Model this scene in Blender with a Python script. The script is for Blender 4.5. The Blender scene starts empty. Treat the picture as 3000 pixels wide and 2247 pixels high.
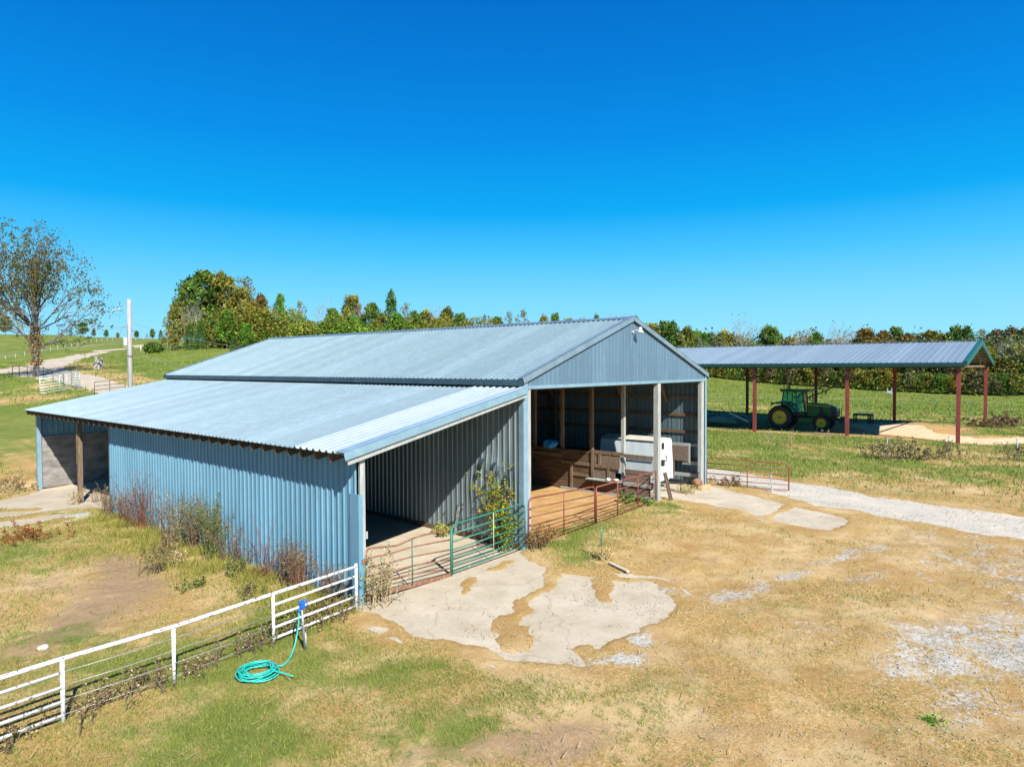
import bpy, math, random
import numpy as np
from mathutils import Vector, Matrix
R = math.radians
random.seed(7); rng = np.random.default_rng(7)
S = bpy.context.scene
COL = S.collection

# ---------------------------------------------------------------- camera
cam_d = bpy.data.cameras.new('camera'); cam = bpy.data.objects.new('camera', cam_d); COL.objects.link(cam)
YAW, PITCH, ROLL = .8601, .026, -.0042
CAM = Vector((-15.45, -12.84, 5.6))
fw = Vector((math.sin(YAW)*math.cos(PITCH), math.cos(YAW)*math.cos(PITCH), -math.sin(PITCH)))
rt = Vector((math.cos(YAW), -math.sin(YAW), 0)); up = rt.cross(fw)
r2 = rt*math.cos(ROLL)+up*math.sin(ROLL); u2 = -rt*math.sin(ROLL)+up*math.cos(ROLL)
cam.matrix_world = Matrix(((r2.x,u2.x,-fw.x,CAM.x),(r2.y,u2.y,-fw.y,CAM.y),(r2.z,u2.z,-fw.z,CAM.z),(0,0,0,1)))
cam_d.sensor_width = 36; cam_d.lens = 36*1952.3/3000; cam_d.clip_start = .1; cam_d.clip_end = 6000
S.camera = cam
# ---------------------------------------------------------------- sky, sun, exposure
SUN = Vector((-.5, -1.12, 1.0)).normalized()
world = bpy.data.worlds.new('World'); S.world = world; world.use_nodes = True
wn = world.node_tree.nodes; wl = world.node_tree.links; wn.clear()
sky = wn.new('ShaderNodeTexSky'); sky.sky_type = 'NISHITA'; sky.sun_disc = False
sky.sun_elevation = math.asin(SUN.z); sky.sun_rotation = math.atan2(SUN.x, SUN.y)
sky.altitude = 300; sky.air_density = 1.0; sky.dust_density = .1; sky.ozone_density = 4.0
hs = wn.new('ShaderNodeHueSaturation'); hs.inputs['Hue'].default_value = .478
hs.inputs['Saturation'].default_value = 1.3; hs.inputs['Value'].default_value = 1.0
bg = wn.new('ShaderNodeBackground'); bg.inputs['Strength'].default_value = .074
wo = wn.new('ShaderNodeOutputWorld')
# clear-sky colour by height above the horizon, laid over the physical sky
wtc = wn.new('ShaderNodeTexCoord'); wsep = wn.new('ShaderNodeSeparateXYZ'); wl.new(wtc.outputs['Generated'], wsep.inputs[0])
wr = wn.new('ShaderNodeValToRGB'); cr = wr.color_ramp; cr.interpolation = 'B_SPLINE' if False else 'LINEAR'
stops = [(0,(.30,.74,.98)),(.05,(.28,.74,1.0)),(.10,(.19,.67,1.0)),(.16,(.065,.54,.99)),(.22,(.002,.39,.90)),(.31,(.001,.27,.79)),(.40,(.001,.20,.68)),(.48,(.001,.155,.59)),(.62,(.002,.11,.42)),(1,(.002,.06,.22))]
cr.elements[0].position = 0; cr.elements[0].color = stops[0][1]+(1,); cr.elements[1].position = 1; cr.elements[1].color = stops[-1][1]+(1,)
for p_, c_ in stops[1:-1]: e_ = cr.elements.new(p_); e_.color = c_+(1,)
wl.new(wsep.outputs[2], wr.inputs[0])
sc_ = wn.new('ShaderNodeVectorMath'); sc_.operation = 'SCALE'; sc_.inputs['Scale'].default_value = 9.0; wl.new(wr.outputs[0], sc_.inputs[0])
tint = wn.new('ShaderNodeMix'); tint.data_type = 'RGBA'; tint.inputs[0].default_value = .04
wl.new(sky.outputs[0], hs.inputs['Color']); wl.new(hs.outputs[0], tint.inputs[7]); wl.new(sc_.outputs[0], tint.inputs[6]); wl.new(tint.outputs[2], bg.inputs[0]); wl.new(bg.outputs[0], wo.inputs[0])
sd = bpy.data.lights.new('sun', 'SUN'); sun = bpy.data.objects.new('sun', sd); COL.objects.link(sun)
sd.energy = 5.0; sd.angle = R(.5); sd.color = (1, .95, .86)
sun.rotation_euler = SUN.to_track_quat('Z', 'Y').to_euler(); sun.location = (0, -20, 40)
S.view_settings.view_transform = 'Standard'; S.view_settings.look = 'None'
S.view_settings.gamma = 1; S.view_settings.exposure = .68
S.render.engine = 'CYCLES'
S.cycles.max_bounces = 6; S.cycles.diffuse_bounces = 1; S.cycles.glossy_bounces = 2; S.cycles.transparent_max_bounces = 8
S.cycles.use_denoising = True

# ---------------------------------------------------------------- tagging and mesh helpers
def tag(o, label=None, cat=None, group=None, kind=None):
    if label: o['label'] = label
    if cat: o['category'] = cat
    if group: o['group'] = group
    if kind: o['kind'] = kind
    return o
def empty(name, loc=(0,0,0), rz=0, **k):
    o = bpy.data.objects.new(name, None); COL.objects.link(o); o.location = loc; o.rotation_euler = (0,0,rz)
    o.empty_display_size = .3
    return tag(o, **k)
class MB:
    def __init__(s): s.v = []; s.f = []; s.smooth = False
    def add(s, vs, fs):
        n = len(s.v); s.v += [tuple(v) for v in vs]; s.f += [tuple(i+n for i in f) for f in fs]; return s
    def box(s, x0,x1,y0,y1,z0,z1):
        if x0>x1: x0,x1=x1,x0
        if y0>y1: y0,y1=y1,y0
        if z0>z1: z0,z1=z1,z0
        return s.add([(x0,y0,z0),(x1,y0,z0),(x1,y1,z0),(x0,y1,z0),(x0,y0,z1),(x1,y0,z1),(x1,y1,z1),(x0,y1,z1)],
            [(0,3,2,1),(4,5,6,7),(0,1,5,4),(1,2,6,5),(2,3,7,6),(3,0,4,7)])
    def beam(s, a, b, w, h, upv=(0,0,1)):
        a=Vector(a); b=Vector(b); d=(b-a).normalized(); u=Vector(upv)
        if abs(d.dot(u))>.98: u=Vector((0,1,0))
        sd_=d.cross(u).normalized()*w/2; up_=sd_.cross(d).normalized()*h/2
        vs=[p+i*sd_+j*up_ for p in (a,b) for i,j in ((-1,-1),(1,-1),(1,1),(-1,1))]
        return s.add(vs, [(3,2,1,0),(4,5,6,7),(0,1,5,4),(1,2,6,5),(2,3,7,6),(3,0,4,7)])
    def tube(s, pts, r, n=8, caps=True, closed=False):
        pts=[Vector(p) for p in pts]; m=len(pts)
        rs=r if isinstance(r,(list,tuple)) else [r]*m
        vs=[]; ref=None
        for i,p in enumerate(pts):
            if closed: d=pts[(i+1)%m]-pts[i-1]
            else: d=pts[min(i+1,m-1)]-pts[max(i-1,0)]
            d.normalize()
            if ref is None:
                ref=Vector((0,0,1)) if abs(d.z)<.9 else Vector((1,0,0))
            a=d.cross(ref)
            if a.length<1e-4: a=d.cross(Vector((.3,.9,.1)))
            a.normalize(); b=a.cross(d).normalized(); ref=b if abs(b.dot(d))<.9 else ref
            for k in range(n):
                t=2*math.pi*k/n; vs.append(p+(a*math.cos(t)+b*math.sin(t))*rs[i])
        fs=[]
        for i in range(m if closed else m-1):
            for k in range(n):
                i2=(i+1)%m
                fs.append((i*n+k,i*n+(k+1)%n,i2*n+(k+1)%n,i2*n+k))
        if caps and not closed: fs+= [tuple(range(n))[::-1], tuple(range((m-1)*n,m*n))]
        return s.add(vs,fs)
    def prism(s, poly, z0, z1, axis='z'):
        n=len(poly)
        def q(p,h): return {'z':(p[0],p[1],h),'y':(p[0],h,p[1]),'x':(h,p[0],p[1])}[axis]
        vs=[q(p,z0) for p in poly]+[q(p,z1) for p in poly]
        fs=[tuple(range(n))[::-1],tuple(range(n,2*n))]+[(i,(i+1)%n,n+(i+1)%n,n+i) for i in range(n)]
        return s.add(vs,fs)
    def lathe(s, prof, c, axis='y', n=32):
        c=Vector(c); vs=[]; m=len(prof)
        for (r_,h) in prof:
            for k in range(n):
                t=2*math.pi*k/n; a,b=r_*math.cos(t),r_*math.sin(t)
                vs.append(c+(Vector((h,a,b)) if axis=='x' else Vector((a,h,b)) if axis=='y' else Vector((a,b,h))))
        fs=[(i*n+k,i*n+(k+1)%n,(i+1)*n+(k+1)%n,(i+1)*n+k) for i in range(m-1) for k in range(n)]
        return s.add(vs,fs)
    def build(s, name, mat, parent=None, smooth=None, bevel=0, **k):
        me=bpy.data.meshes.new(name); me.from_pydata(s.v,[],s.f); me.update()
        o=bpy.data.objects.new(name,me); COL.objects.link(o); me.materials.append(mat)
        if smooth if smooth is not None else s.smooth: me.polygons.foreach_set('use_smooth',[True]*len(me.polygons))
        if bevel:
            b=o.modifiers.new('b','BEVEL'); b.width=bevel; b.segments=2; b.limit_method='ANGLE'
        if parent: o.parent=parent
        return tag(o,**k)
def npmesh(name, V, F, mat, parent=None, colors=None, smooth=False, **k):
    """V (n,3) F (m,k) arrays; colors (n,4) point colours"""
    me=bpy.data.meshes.new(name); V=np.asarray(V,np.float32); F=np.asarray(F,np.int32)
    me.vertices.add(len(V)); me.vertices.foreach_set('co',V.ravel())
    me.loops.add(F.size); me.loops.foreach_set('vertex_index',F.ravel())
    me.polygons.add(len(F)); me.polygons.foreach_set('loop_start',np.arange(0,F.size,F.shape[1],dtype=np.int32))
    if colors is not None:
        for cn,c in (colors.items() if isinstance(colors,dict) else [('col',colors)]):
            at=me.color_attributes.new(cn,'FLOAT_COLOR','POINT'); at.data.foreach_set('color',np.asarray(c,np.float32).ravel())
    me.update(calc_edges=True); me.validate()
    if smooth: me.polygons.foreach_set('use_smooth',np.ones(len(F),bool))
    me.materials.append(mat)
    o=bpy.data.objects.new(name,me); COL.objects.link(o)
    if parent: o.parent=parent
    return tag(o,**k)

# ---------------------------------------------------------------- materials
class N:
    def __init__(s,name):
        s.m=bpy.data.materials.new(name); s.m.use_nodes=True; s.nt=s.m.node_tree; s.n=s.nt.nodes; s.l=s.nt.links
        s.n.clear(); s.out=s.n.new('ShaderNodeOutputMaterial'); s.b=s.n.new('ShaderNodeBsdfPrincipled'); s.l.new(s.b.outputs[0],s.out.inputs[0])
        s.tc=s.n.new('ShaderNodeTexCoord')
    def vec(s,scale=(1,1,1),src='Object'):
        mp=s.n.new('ShaderNodeMapping'); mp.inputs['Scale'].default_value=scale; s.l.new(s.tc.outputs[src],mp.inputs[0]); return mp.outputs[0]
    def noise(s,scale,stretch=(1,1,1),detail=4,rough=.6,dist=0,src='Object'):
        t=s.n.new('ShaderNodeTexNoise'); t.inputs['Scale'].default_value=scale; t.inputs['Detail'].default_value=detail
        t.inputs['Roughness'].default_value=rough; t.inputs['Distortion'].default_value=dist
        s.l.new(s.vec(stretch,src),t.inputs['Vector']); return t.outputs['Fac']
    def ramp(s,x,a,b,c0=(0,0,0,1),c1=(1,1,1,1)):
        t=s.n.new('ShaderNodeValToRGB'); t.color_ramp.elements[0].position=a; t.color_ramp.elements[1].position=b
        t.color_ramp.elements[0].color=c0; t.color_ramp.elements[1].color=c1; s.l.new(x,t.inputs[0]); return t.outputs[0]
    def mix(s,f,a,b,mode='MIX'):
        t=s.n.new('ShaderNodeMix'); t.data_type='RGBA'; t.blend_type=mode
        for i,v in ((0,f),(6,a),(7,b)):
            if isinstance(v,(int,float)): t.inputs[i].default_value=v
            elif isinstance(v,(tuple,list)): t.inputs[i].default_value=tuple(v)+((1,) if len(v)==3 else ())
            else: s.l.new(v,t.inputs[i])
        return t.outputs[2]
    def math(s,op,a,b=0,c=0,clamp=False):
        t=s.n.new('ShaderNodeMath'); t.operation=op; t.use_clamp=clamp
        for i,v in ((0,a),(1,b),(2,c)):
            if isinstance(v,(int,float)): t.inputs[i].default_value=v
            else: s.l.new(v,t.inputs[i])
        return t.outputs[0]
    def bump(s,h,st=.3,d=.02):
        t=s.n.new('ShaderNodeBump'); t.inputs['Strength'].default_value=st; t.inputs['Distance'].default_value=d
        s.l.new(h,t.inputs['Height']); s.l.new(t.outputs[0],s.b.inputs['Normal'])
    def col(s,c):
        if isinstance(c,(tuple,list)): s.b.inputs['Base Color'].default_value=tuple(c)+((1,) if len(c)==3 else ())
        else: s.l.new(c,s.b.inputs['Base Color'])
    def set(s,rough=None,metal=None,spec=None):
        if rough is not None:
            if isinstance(rough,(int,float)): s.b.inputs['Roughness'].default_value=rough
            else: s.l.new(rough,s.b.inputs['Roughness'])
        if metal is not None: s.b.inputs['Metallic'].default_value=metal
        if spec is not None: s.b.inputs['Specular IOR Level'].default_value=spec
def simple(name,c1,c2,scale=3,stretch=(1,1,1),rough=.6,metal=0,bump=0,lo=.35,hi=.65,spec=.5,detail=5):
    m=N(name); f=m.ramp(m.noise(scale,stretch,detail=detail),lo,hi); m.col(m.mix(f,c1,c2)); m.set(rough,metal,spec)
    if bump: m.bump(m.noise(scale*3,stretch),bump,.02)
    return m.m
def attrmat(name,rough=.8,trans=.25,spec=.15):
    m=N(name); a=m.n.new('ShaderNodeAttribute'); a.attribute_name='col'
    m.col(a.outputs['Color']); m.set(rough,0,spec)
    if trans:
        tr=m.n.new('ShaderNodeBsdfTranslucent'); m.l.new(a.outputs['Color'],tr.inputs[0])
        ms=m.n.new('ShaderNodeMixShader'); ms.inputs[0].default_value=trans
        m.l.new(m.b.outputs[0],ms.inputs[1]); m.l.new(tr.outputs[0],ms.inputs[2]); m.l.new(ms.outputs[0],m.out.inputs[0])
    return m.m
def metalmat(name,c1,c2,rough=.38,metal=.75,stretch=(4,4,.25),scale=2,streak=None,bump=.15,ax=1):
    m=N(name); f=m.noise(scale,stretch,detail=6,rough=.65); g=m.noise(.7,(1,1,1),detail=3)
    c=m.mix(m.ramp(f,.35,.7),c1,c2); c=m.mix(m.math('MULTIPLY',m.ramp(g,.4,.7),.12 if 'roof' in name or 'sheet' in name else .35),c,tuple(x*.72 for x in c1))
    sx=m.n.new('ShaderNodeSeparateXYZ'); m.l.new(m.tc.outputs['Object'],sx.inputs[0]); wn_=m.n.new('ShaderNodeTexWhiteNoise'); wn_.noise_dimensions='1D'
    m.l.new(m.math('FLOOR',m.math('DIVIDE',sx.outputs[ax],.914)),wn_.inputs['W']); c=m.mix(m.math('MULTIPLY',wn_.outputs['Value'],.42),c,tuple(x*.70 for x in c1))
    c=m.mix(m.math('MULTIPLY',m.ramp(m.noise(2.4,(1,1,1),detail=7,rough=.75,dist=1.2),.56,.74),.16 if 'roof' in name or 'sheet' in name else .45),c,tuple(x*.55 for x in c1))
    if streak: c=m.mix(m.math('MULTIPLY',m.ramp(m.noise(9,(3,3,.12),detail=5),.6,.75),.8),c,streak)
    m.col(c); m.set(m.ramp(f,.2,.8,(rough*.8,)*3+(1,),(rough*1.25,)*3+(1,)),metal,.5)
    m.bump(m.noise(1.6,(1,1,.6),detail=3),bump,.05)
    return m.m
M={}
M['roof']=metalmat('galvanised_roof',(.225,.325,.37),(.26,.37,.415),.42,.2,(2,2,2),1.5,bump=.03)
M['roofnew']=metalmat('shiny_roof',(.46,.55,.60),(.54,.63,.68),.30,.25,(2,2,2),1.5,bump=.03)
M['roofold']=metalmat('lean_to_sheet',(.255,.355,.41),(.295,.40,.455),.40,.2,(2,2,2),1.5,bump=.03)
M['shedroof']=metalmat('galvalume_roof',(.25,.33,.40),(.29,.375,.44),.4,.2,(2,2,2),1.5,bump=.03)
M['gable']=metalmat('gable_metal',(.125,.215,.30),(.165,.26,.35),.42,.25,(5,5,.15),2,streak=(.32,.46,.54),ax=0)
M['wallblue']=metalmat('blue_wall_metal',(.145,.325,.455),(.19,.39,.53),.42,.15,(2,2,.4),1.2,bump=.06)
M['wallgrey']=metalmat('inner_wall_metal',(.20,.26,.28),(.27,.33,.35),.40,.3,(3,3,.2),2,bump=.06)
M['wallinner']=metalmat('shaded_bay_wall_metal',(.12,.18,.21),(.17,.24,.27),.38,.3,(3,3,.2),2,bump=.04)  # darker copy of the inner wall metal, bay shade put into its colour
M['trim']=metalmat('trim_metal',(.24,.40,.50),(.34,.50,.60),.4,.3,(1,1,1),3)
M['trimgrey']=metalmat('rake_metal',(.30,.40,.46),(.40,.50,.56),.4,.6,(1,1,1),3)
M['darktrim']=simple('dark_eave_metal',(.035,.07,.10),(.06,.11,.14),4,rough=.5,metal=.3)
M['wood']=simple('weathered_wood',(.12,.08,.052),(.25,.185,.13),5,(6,6,.4),.85,bump=.4,spec=.2)
M['woodgrey']=simple('grey_wood',(.27,.29,.28),(.46,.47,.44),5,(6,6,.4),.85,bump=.4,spec=.2)
M['wooddark']=simple('dark_wood',(.10,.065,.04),(.19,.13,.085),5,(6,6,.4),.85,bump=.4,spec=.2)
M['board']=simple('horizontal_board',(.06,.038,.026),(.17,.11,.07),3,(1,.35,5),.85,bump=.4,spec=.2)
M['ply']=simple('weathered_plywood',(.17,.155,.145),(.31,.295,.28),2,(1,.7,2),.85,bump=.3,spec=.2)
M['osb']=simple('flake_board',(.10,.07,.055),(.30,.23,.18),28,(1,1,1),.85,bump=.4,spec=.2,lo=.42,hi=.58)
M['whitepipe']=N('white_pipe'); _m=M['whitepipe']; _m.col(_m.mix(_m.ramp(_m.noise(14,(1,1,2),detail=6),.565,.62),(.78,.79,.80),(.22,.13,.09))); _m.set(.45); M['whitepipe']=_m.m
M['wire']=simple('fence_wire',(.5,.5,.5),(.35,.33,.3),20,rough=.5,metal=.5)
M['green']=N('green_gate_paint'); _m=M['green']; _m.col(_m.mix(_m.ramp(_m.noise(5,(1,1,1),detail=6),.62,.7),(.03,.17,.12),(.24,.30,.22))); _m.set(.45); M['green']=_m.m
M['rust']=simple('rusty_pipe',(.20,.085,.045),(.35,.20,.12),9,(1,1,1),.75,bump=.3,lo=.4,hi=.7)
M['red']=simple('red_gate_paint',(.17,.036,.024),(.28,.085,.06),7,(1,1,1),.55)
M['redpost']=simple('red_steel_post',(.20,.04,.033),(.27,.06,.05),3,(1,1,.4),.5)
M['teal']=simple('green_trim',(.015,.095,.08),(.02,.12,.10),2,rough=.4)
M['galv']=simple('galvanised_pipe',(.55,.62,.60),(.68,.74,.72),5,rough=.4,metal=.3)
M['concrete']=None
M['rubber']=simple('tyre_rubber',(.015,.015,.016),(.05,.045,.04),5,rough=.85)
M['tgreen']=simple('tractor_green',(.013,.09,.02),(.02,.12,.03),3,rough=.3)
M['tyellow']=simple('yellow_rim',(.80,.58,.03),(.66,.44,.03),6,rough=.4)
M['black']=simple('black_parts',(.012,.012,.012),(.03,.03,.03),6,rough=.5)
M['white']=simple('white_panel',(.62,.64,.66),(.72,.74,.75),2,(1,1,.3),.4)
M['paleblue']=simple('pale_panel',(.50,.58,.64),(.60,.68,.72),3,(1,1,.3),.5)
M['tarp']=simple('blue_tarp',(.02,.22,.55),(.03,.32,.70),5,rough=.5)
M['hose']=simple('teal_hose',(.01,.42,.36),(.03,.55,.47),14,rough=.35)
M['bluepaint']=simple('blue_hydrant_head',(.01,.10,.55),(.02,.15,.7),10,rough=.35)
M['steel']=simple('grey_steel',(.22,.26,.30),(.34,.38,.42),6,rough=.45,metal=.4)
M['pole']=simple('bleached_pole_wood',(.27,.26,.25),(.44,.43,.42),5,(6,6,.3),.85,bump=.3)
M['bark']=simple('bark',(.13,.10,.085),(.28,.24,.21),6,(3,3,.8),.9,bump=.5)
M['barkpale']=simple('pale_bark',(.30,.27,.25),(.48,.45,.43),6,(3,3,.8),.9)
M['leaf']=attrmat('leaf_surface',.75,.3)
M['grass']=attrmat('grass_surface',.9,.25,.1)
M['lampgrey']=simple('lamp_housing',(.5,.5,.5),(.65,.64,.62),6,rough=.5)
_m=N('cab_glass'); _m.col((.35,.75,.68)); _m.set(.05); _m.b.inputs['Transmission Weight'].default_value=.9; _m.b.inputs['IOR'].default_value=1.1; M['glass']=_m.m

# ---------------------------------------------------------------- numpy noise, terrain
def _h(i,j,s):
    with np.errstate(over='ignore'):
        n=(i.astype(np.int64)*374761393+j.astype(np.int64)*668265263+s*1442695041)&0x7fffffff
        n=((n^(n>>13))*1274126177)&0x7fffffff
        n=(n^(n>>16))&0xffff
    return n/65535.
def vnoise(x,y,s=0):
    i=np.floor(x).astype(np.int64); j=np.floor(y).astype(np.int64); u=x-i; v=y-j; u=u*u*(3-2*u); v=v*v*(3-2*v)
    return (_h(i,j,s)*(1-u)+_h(i+1,j,s)*u)*(1-v)+(_h(i,j+1,s)*(1-u)+_h(i+1,j+1,s)*u)*v
def fbm(x,y,s=0,o=4):
    t=0;a=.5;w=0
    for k in range(o):
        t=t+a*vnoise(x*2**k+17.3*k,y*2**k-9.1*k,s+k); w+=a; a*=.55
    return t/w
CP=[(-4.76,38.96,.85),(-2.18,51.31,1.5),(2.48,73.56,3.1),(-6.15,28.28,0),(6.65,62.61,3.4),(3.34,66.45,3.29),(9.66,88.27,4.06),(13.99,113.96,5.64),
(23.51,141.3,7.1),(35.65,157.93,8.8),(50.2,174.85,11.1),(63.5,187.06,12.5),(11.41,90.86,4.8),(9.74,72.86,4.3),(8.14,54.77,3.6),(23.94,171.48,7.29),
(33.53,221.87,12.32),(43.93,271.34,17.4),(56.99,263.82,17.3),(70.69,263.22,16.87),(80.15,244.53,16.08),(51.27,139.84,9.8),(52.43,123.13,9.3),
(34.66,112.99,6.65),(28.99,88.92,6.0),(15.08,66.66,4.2),(68.31,120.03,9.0),(88.34,96.73,7.5),(116.59,79.16,5.5),(141,58.26,2.25),(142.8,25.4,0),
(139.45,6.29,-.64),(141.84,-4.16,-.71),(147.57,-18.48,-.84),(79.73,14.36,-.1),(79,-.27,-.3),(70.41,22.13,.19),
(29.84,173.88,8.74),(39.97,182.13,10.82),(49.37,194.28,12.53),(69.8,210.47,14.22),(46.99,144.8,9.3),(17.95,94.06,5.5),(41.71,135.58,8.7),
(10.24,107.56,4.87),(9.01,87.52,4.5),(4.47,67.04,3.3),(5.58,54.67,3.0),(1.75,36.12,1.2),
(0,0,0),(-6,0,0),(-6,8,-.02),(-6,16,-.05),(-6,25.6,-.3),(12.7,0,.2),(8.4,0,.2),(8.4,4,.2),(4,0,.12),(0,12,.1),(6,12,.2),(12.7,14,.3),(6,25.6,.4),(13,26,.5),
(-13,-1,0),(-8.5,-7,0),(-4,-12,0),(3,-12,0),(-9,16,-.05),(-12,6,0),(-6,22,-.2),(0,-6,0),(6,-6,.05),(13,-3,.1),(20,3,.1),(12,-11.4,.0),(20,-10,0),(30,-4,0),(30,6,0),
(40,-6,.1),(40,8,0),(40,1,.1),(57,15,0),(57,8,0),(57,.7,0),(57,-6,.2),(48,4,0),(48,20,.1),(40,22,.1),(30,25,.6),(20,40,2),(-20,-16,0),(-25,10,0),(-20,30,.3),(-30,60,1.5),
(-60,0,0),(0,-60,-1),(60,-60,-2),(100,-40,-1.2),(-60,120,4),(-40,250,12),(0,330,17),(110,330,17),(40,500,14),(180,200,12),(220,60,9),(230,-20,9),(190,40,5.5),(190,-10,5),(200,-60,4),
(-700,0,0),(0,-900,-5),(900,900,20),(0,1400,15),(1300,0,22),(900,-700,10),(-700,900,15),(-700,-700,0),(400,250,16)]
CPa=np.array(CP); _P=CPa[:,:2]/100; 
def _phi(d2): return np.where(d2>1e-12, .5*d2*np.log(np.maximum(d2,1e-12)),0)
_n=len(CP); _K=_phi(((_P[:,None]-_P[None])**2).sum(-1))+np.eye(_n)*2e-4
_A=np.zeros((_n+3,_n+3)); _A[:_n,:_n]=_K; _A[:_n,_n]=1; _A[:_n,_n+1:]=_P; _A[_n,:_n]=1; _A[_n+1:,:_n]=_P.T
_W=np.linalg.solve(_A,np.concatenate([CPa[:,2],[0,0,0]]))
def terr(x,y):
    x=np.asarray(x,float); y=np.asarray(y,float); sh=x.shape; q=np.stack([x.ravel(),y.ravel()],1)/100
    out=np.zeros(len(q))
    for i in range(0,len(q),20000):
        b=q[i:i+20000]; out[i:i+20000]=_phi(((b[:,None]-_P[None])**2).sum(-1))@_W[:_n]+_W[_n]+b@_W[_n+1:]
    z=out.reshape(sh)
    d=np.hypot(x-2,y-2)
    return z+(fbm(x/14,y/14,5,3)-.5)*np.clip((d-35)/60,0,1)*.8
def tz(x,y): return float(terr(np.array([x]),np.array([y]))[0])
def sdf(poly,x,y):
    """signed distance, positive inside"""
    p=np.array(poly,float); d=np.full(x.shape,1e9); ins=np.zeros(x.shape,bool)
    for i in range(len(p)):
        a=p[i]; b=p[(i+1)%len(p)]; e=b-a
        t=np.clip(((x-a[0])*e[0]+(y-a[1])*e[1])/(e@e),0,1)
        d=np.minimum(d,np.hypot(x-a[0]-t*e[0],y-a[1]-t*e[1]))
        c=((a[1]>y)!=(b[1]>y))
        with np.errstate(divide='ignore',invalid='ignore'):
            c&=x<(b[0]-a[0])*(y-a[1])/(b[1]-a[1]+1e-12)+a[0]
        ins^=c
    return np.where(ins,d,-d)
def linesd(pts,x,y,w):
    """band round a polyline: positive inside half-width w (w may vary per point)"""
    best=np.full(x.shape,-1e9); w=w if isinstance(w,(list,tuple)) else [w]*len(pts)
    for i in range(len(pts)-1):
        a=np.array(pts[i],float); b=np.array(pts[i+1],float); e=b-a
        t=np.clip(((x-a[0])*e[0]+(y-a[1])*e[1])/(e@e),0,1)
        best=np.maximum(best,(w[i]*(1-t)+w[i+1]*t)-np.hypot(x-a[0]-t*e[0],y-a[1]-t*e[1]))
    return best
# ================================================================ GROUND
PAD_FRONT=[(-6.15,-.25),(-6.3,-2.2),(-5.95,-3.7),(-5.75,-4.9),(-5.2,-5.75),(-4.2,-5.5),(-2.6,-5.75),(-1.3,-5.9),(-.6,-5.1),(-.2,-4.4),(-.6,-3.5),(-1.0,-2.2),(-.55,-.8),(-.15,-.05),(-.15,0.1),(-6.1,0.1)]
PAD_RIGHT=[(9.2,2.2),(9.2,-3.0),(8.9,-3.5),(8.2,-4.9),(8.2,-6.3),(9.0,-6.6),(10.7,-6.3),(11.3,-4.2),(12.4,-1.8),(13.1,0.3),(12.6,2.2)]
PAD_LEFT=[(-5.9,25.3),(-5.9,16.2),(-6.5,15.8),(-7.3,15.2),(-9.8,16.4),(-11.5,17.5),(-11.0,19.5),(-9.5,22.6),(-6.9,24.2)]
VEINS=[([(-5.0,-6.2),(-4.7,-5.4)],[.3,.15]),([(-1.0,-1.9),(-2.2,-2.6),(-3.2,-2.6),(-3.9,-3.1),(-4.6,-3.3),(-5.0,-3.9),(-5.4,-4.2)],[.22,.18,.10,.2,.3,.34,.3]),
 ([(-.9,-3.4),(-1.6,-3.9),(-2.0,-4.2)],[.3,.16,.12]),([(-3.4,-.9),(-2.8,-.6),(-3.9,-1.3)],[.08,.08,.02]),
 ([(-1.9,-.5),(-1.2,-.4)],[.16,.2]),([(8.2,-4.1),(9.9,-4.2),(11.2,-4.1)],[.22,.12,.2]),
 ([(-11,18.4),(-8.6,17.9),(-7.2,17.9),(-6.2,16.6)],[.7,.5,.55,.6]),([(-10.5,21.3),(-8.8,20.6),(-7.8,19.4)],[.7,.5,.4]),([(-9.2,15.5),(-7.5,16.2)],[.5,.35])]
ROAD=[((17.0,12),1.5),((16.7,5),1.5),((16.5,1.6),1.6),((15.3,-2.4),1.6),((14.1,-5.4),1.8),((13.4,-9.5),1.9),((12.9,-14),2.2),((12.4,-26),2.8),((12,-60),3)]
ROADL=[[((6.8,50),1.7),((8.9,60),1.8),((10.2,73),2.0),((10.9,86),2.8),((12.5,101),3.2),((14.3,109),3.6),((18.9,122),3.8),((27.3,140),3.2),((35,154.5),3),((43.9,167.5),3),((50.2,173.5),2.3),((63.2,186),2.0),((75,196),2)],
       [((12.5,106),3.2),((5,116),3.5),((-8,124),3.5)]]
LANE=[((90,-38),2),((60,-20),1.8),((45,-9.7),1.6),((41.5,-7),1.5),((46,-2),2.3),((52,1),3)]
def padsd(x,y):
    n=(fbm(x*1.3,y*1.3,3)-.5)*.55+(fbm(x*6,y*6,9,2)-.5)*.14
    s=np.maximum.reduce([sdf(PAD_FRONT,x,y),sdf(PAD_RIGHT,x,y),sdf(PAD_LEFT,x,y)])+n*np.where(y>.2,.0,1)*np.where(x<13,1,1)
    for pts,w in VEINS: s=np.minimum(s,-(linesd(pts,x,y,w)*1.0+(.03 if pts[0][0]>-8 else 0)+n*.35+(fbm(x*5,y*5,19,2)-.5)*.30))
    ins=np.maximum(sdf([(-6.0,-.02),(-6.0,25.4),(-.02,25.4),(-.02,-.02)],x,y),-9)
    return np.maximum(s,ins)
def roadsd(x,y):
    p=[a for a,b in ROAD]; w=[b for a,b in ROAD]
    return linesd(p,x,y,w)+(fbm(x*.8,y*.8,21)-.5)*1.1+(fbm(x*5,y*5,22,2)-.5)*.3
def roadlsd(x,y):
    return np.maximum.reduce([linesd([a for a,b in r],x,y,[b for a,b in r]) for r in ROADL])+(fbm(x*.5,y*.5,31)-.5)*1.0
def lanesd(x,y):
    return linesd([a for a,b in LANE],x,y,[b for a,b in LANE])+(fbm(x*.5,y*.5,33)-.5)*1.2
def ins_barn(x,y): return (x>-.0)&(x<12.7)&(y>-.3)&(y<25.5)
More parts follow.
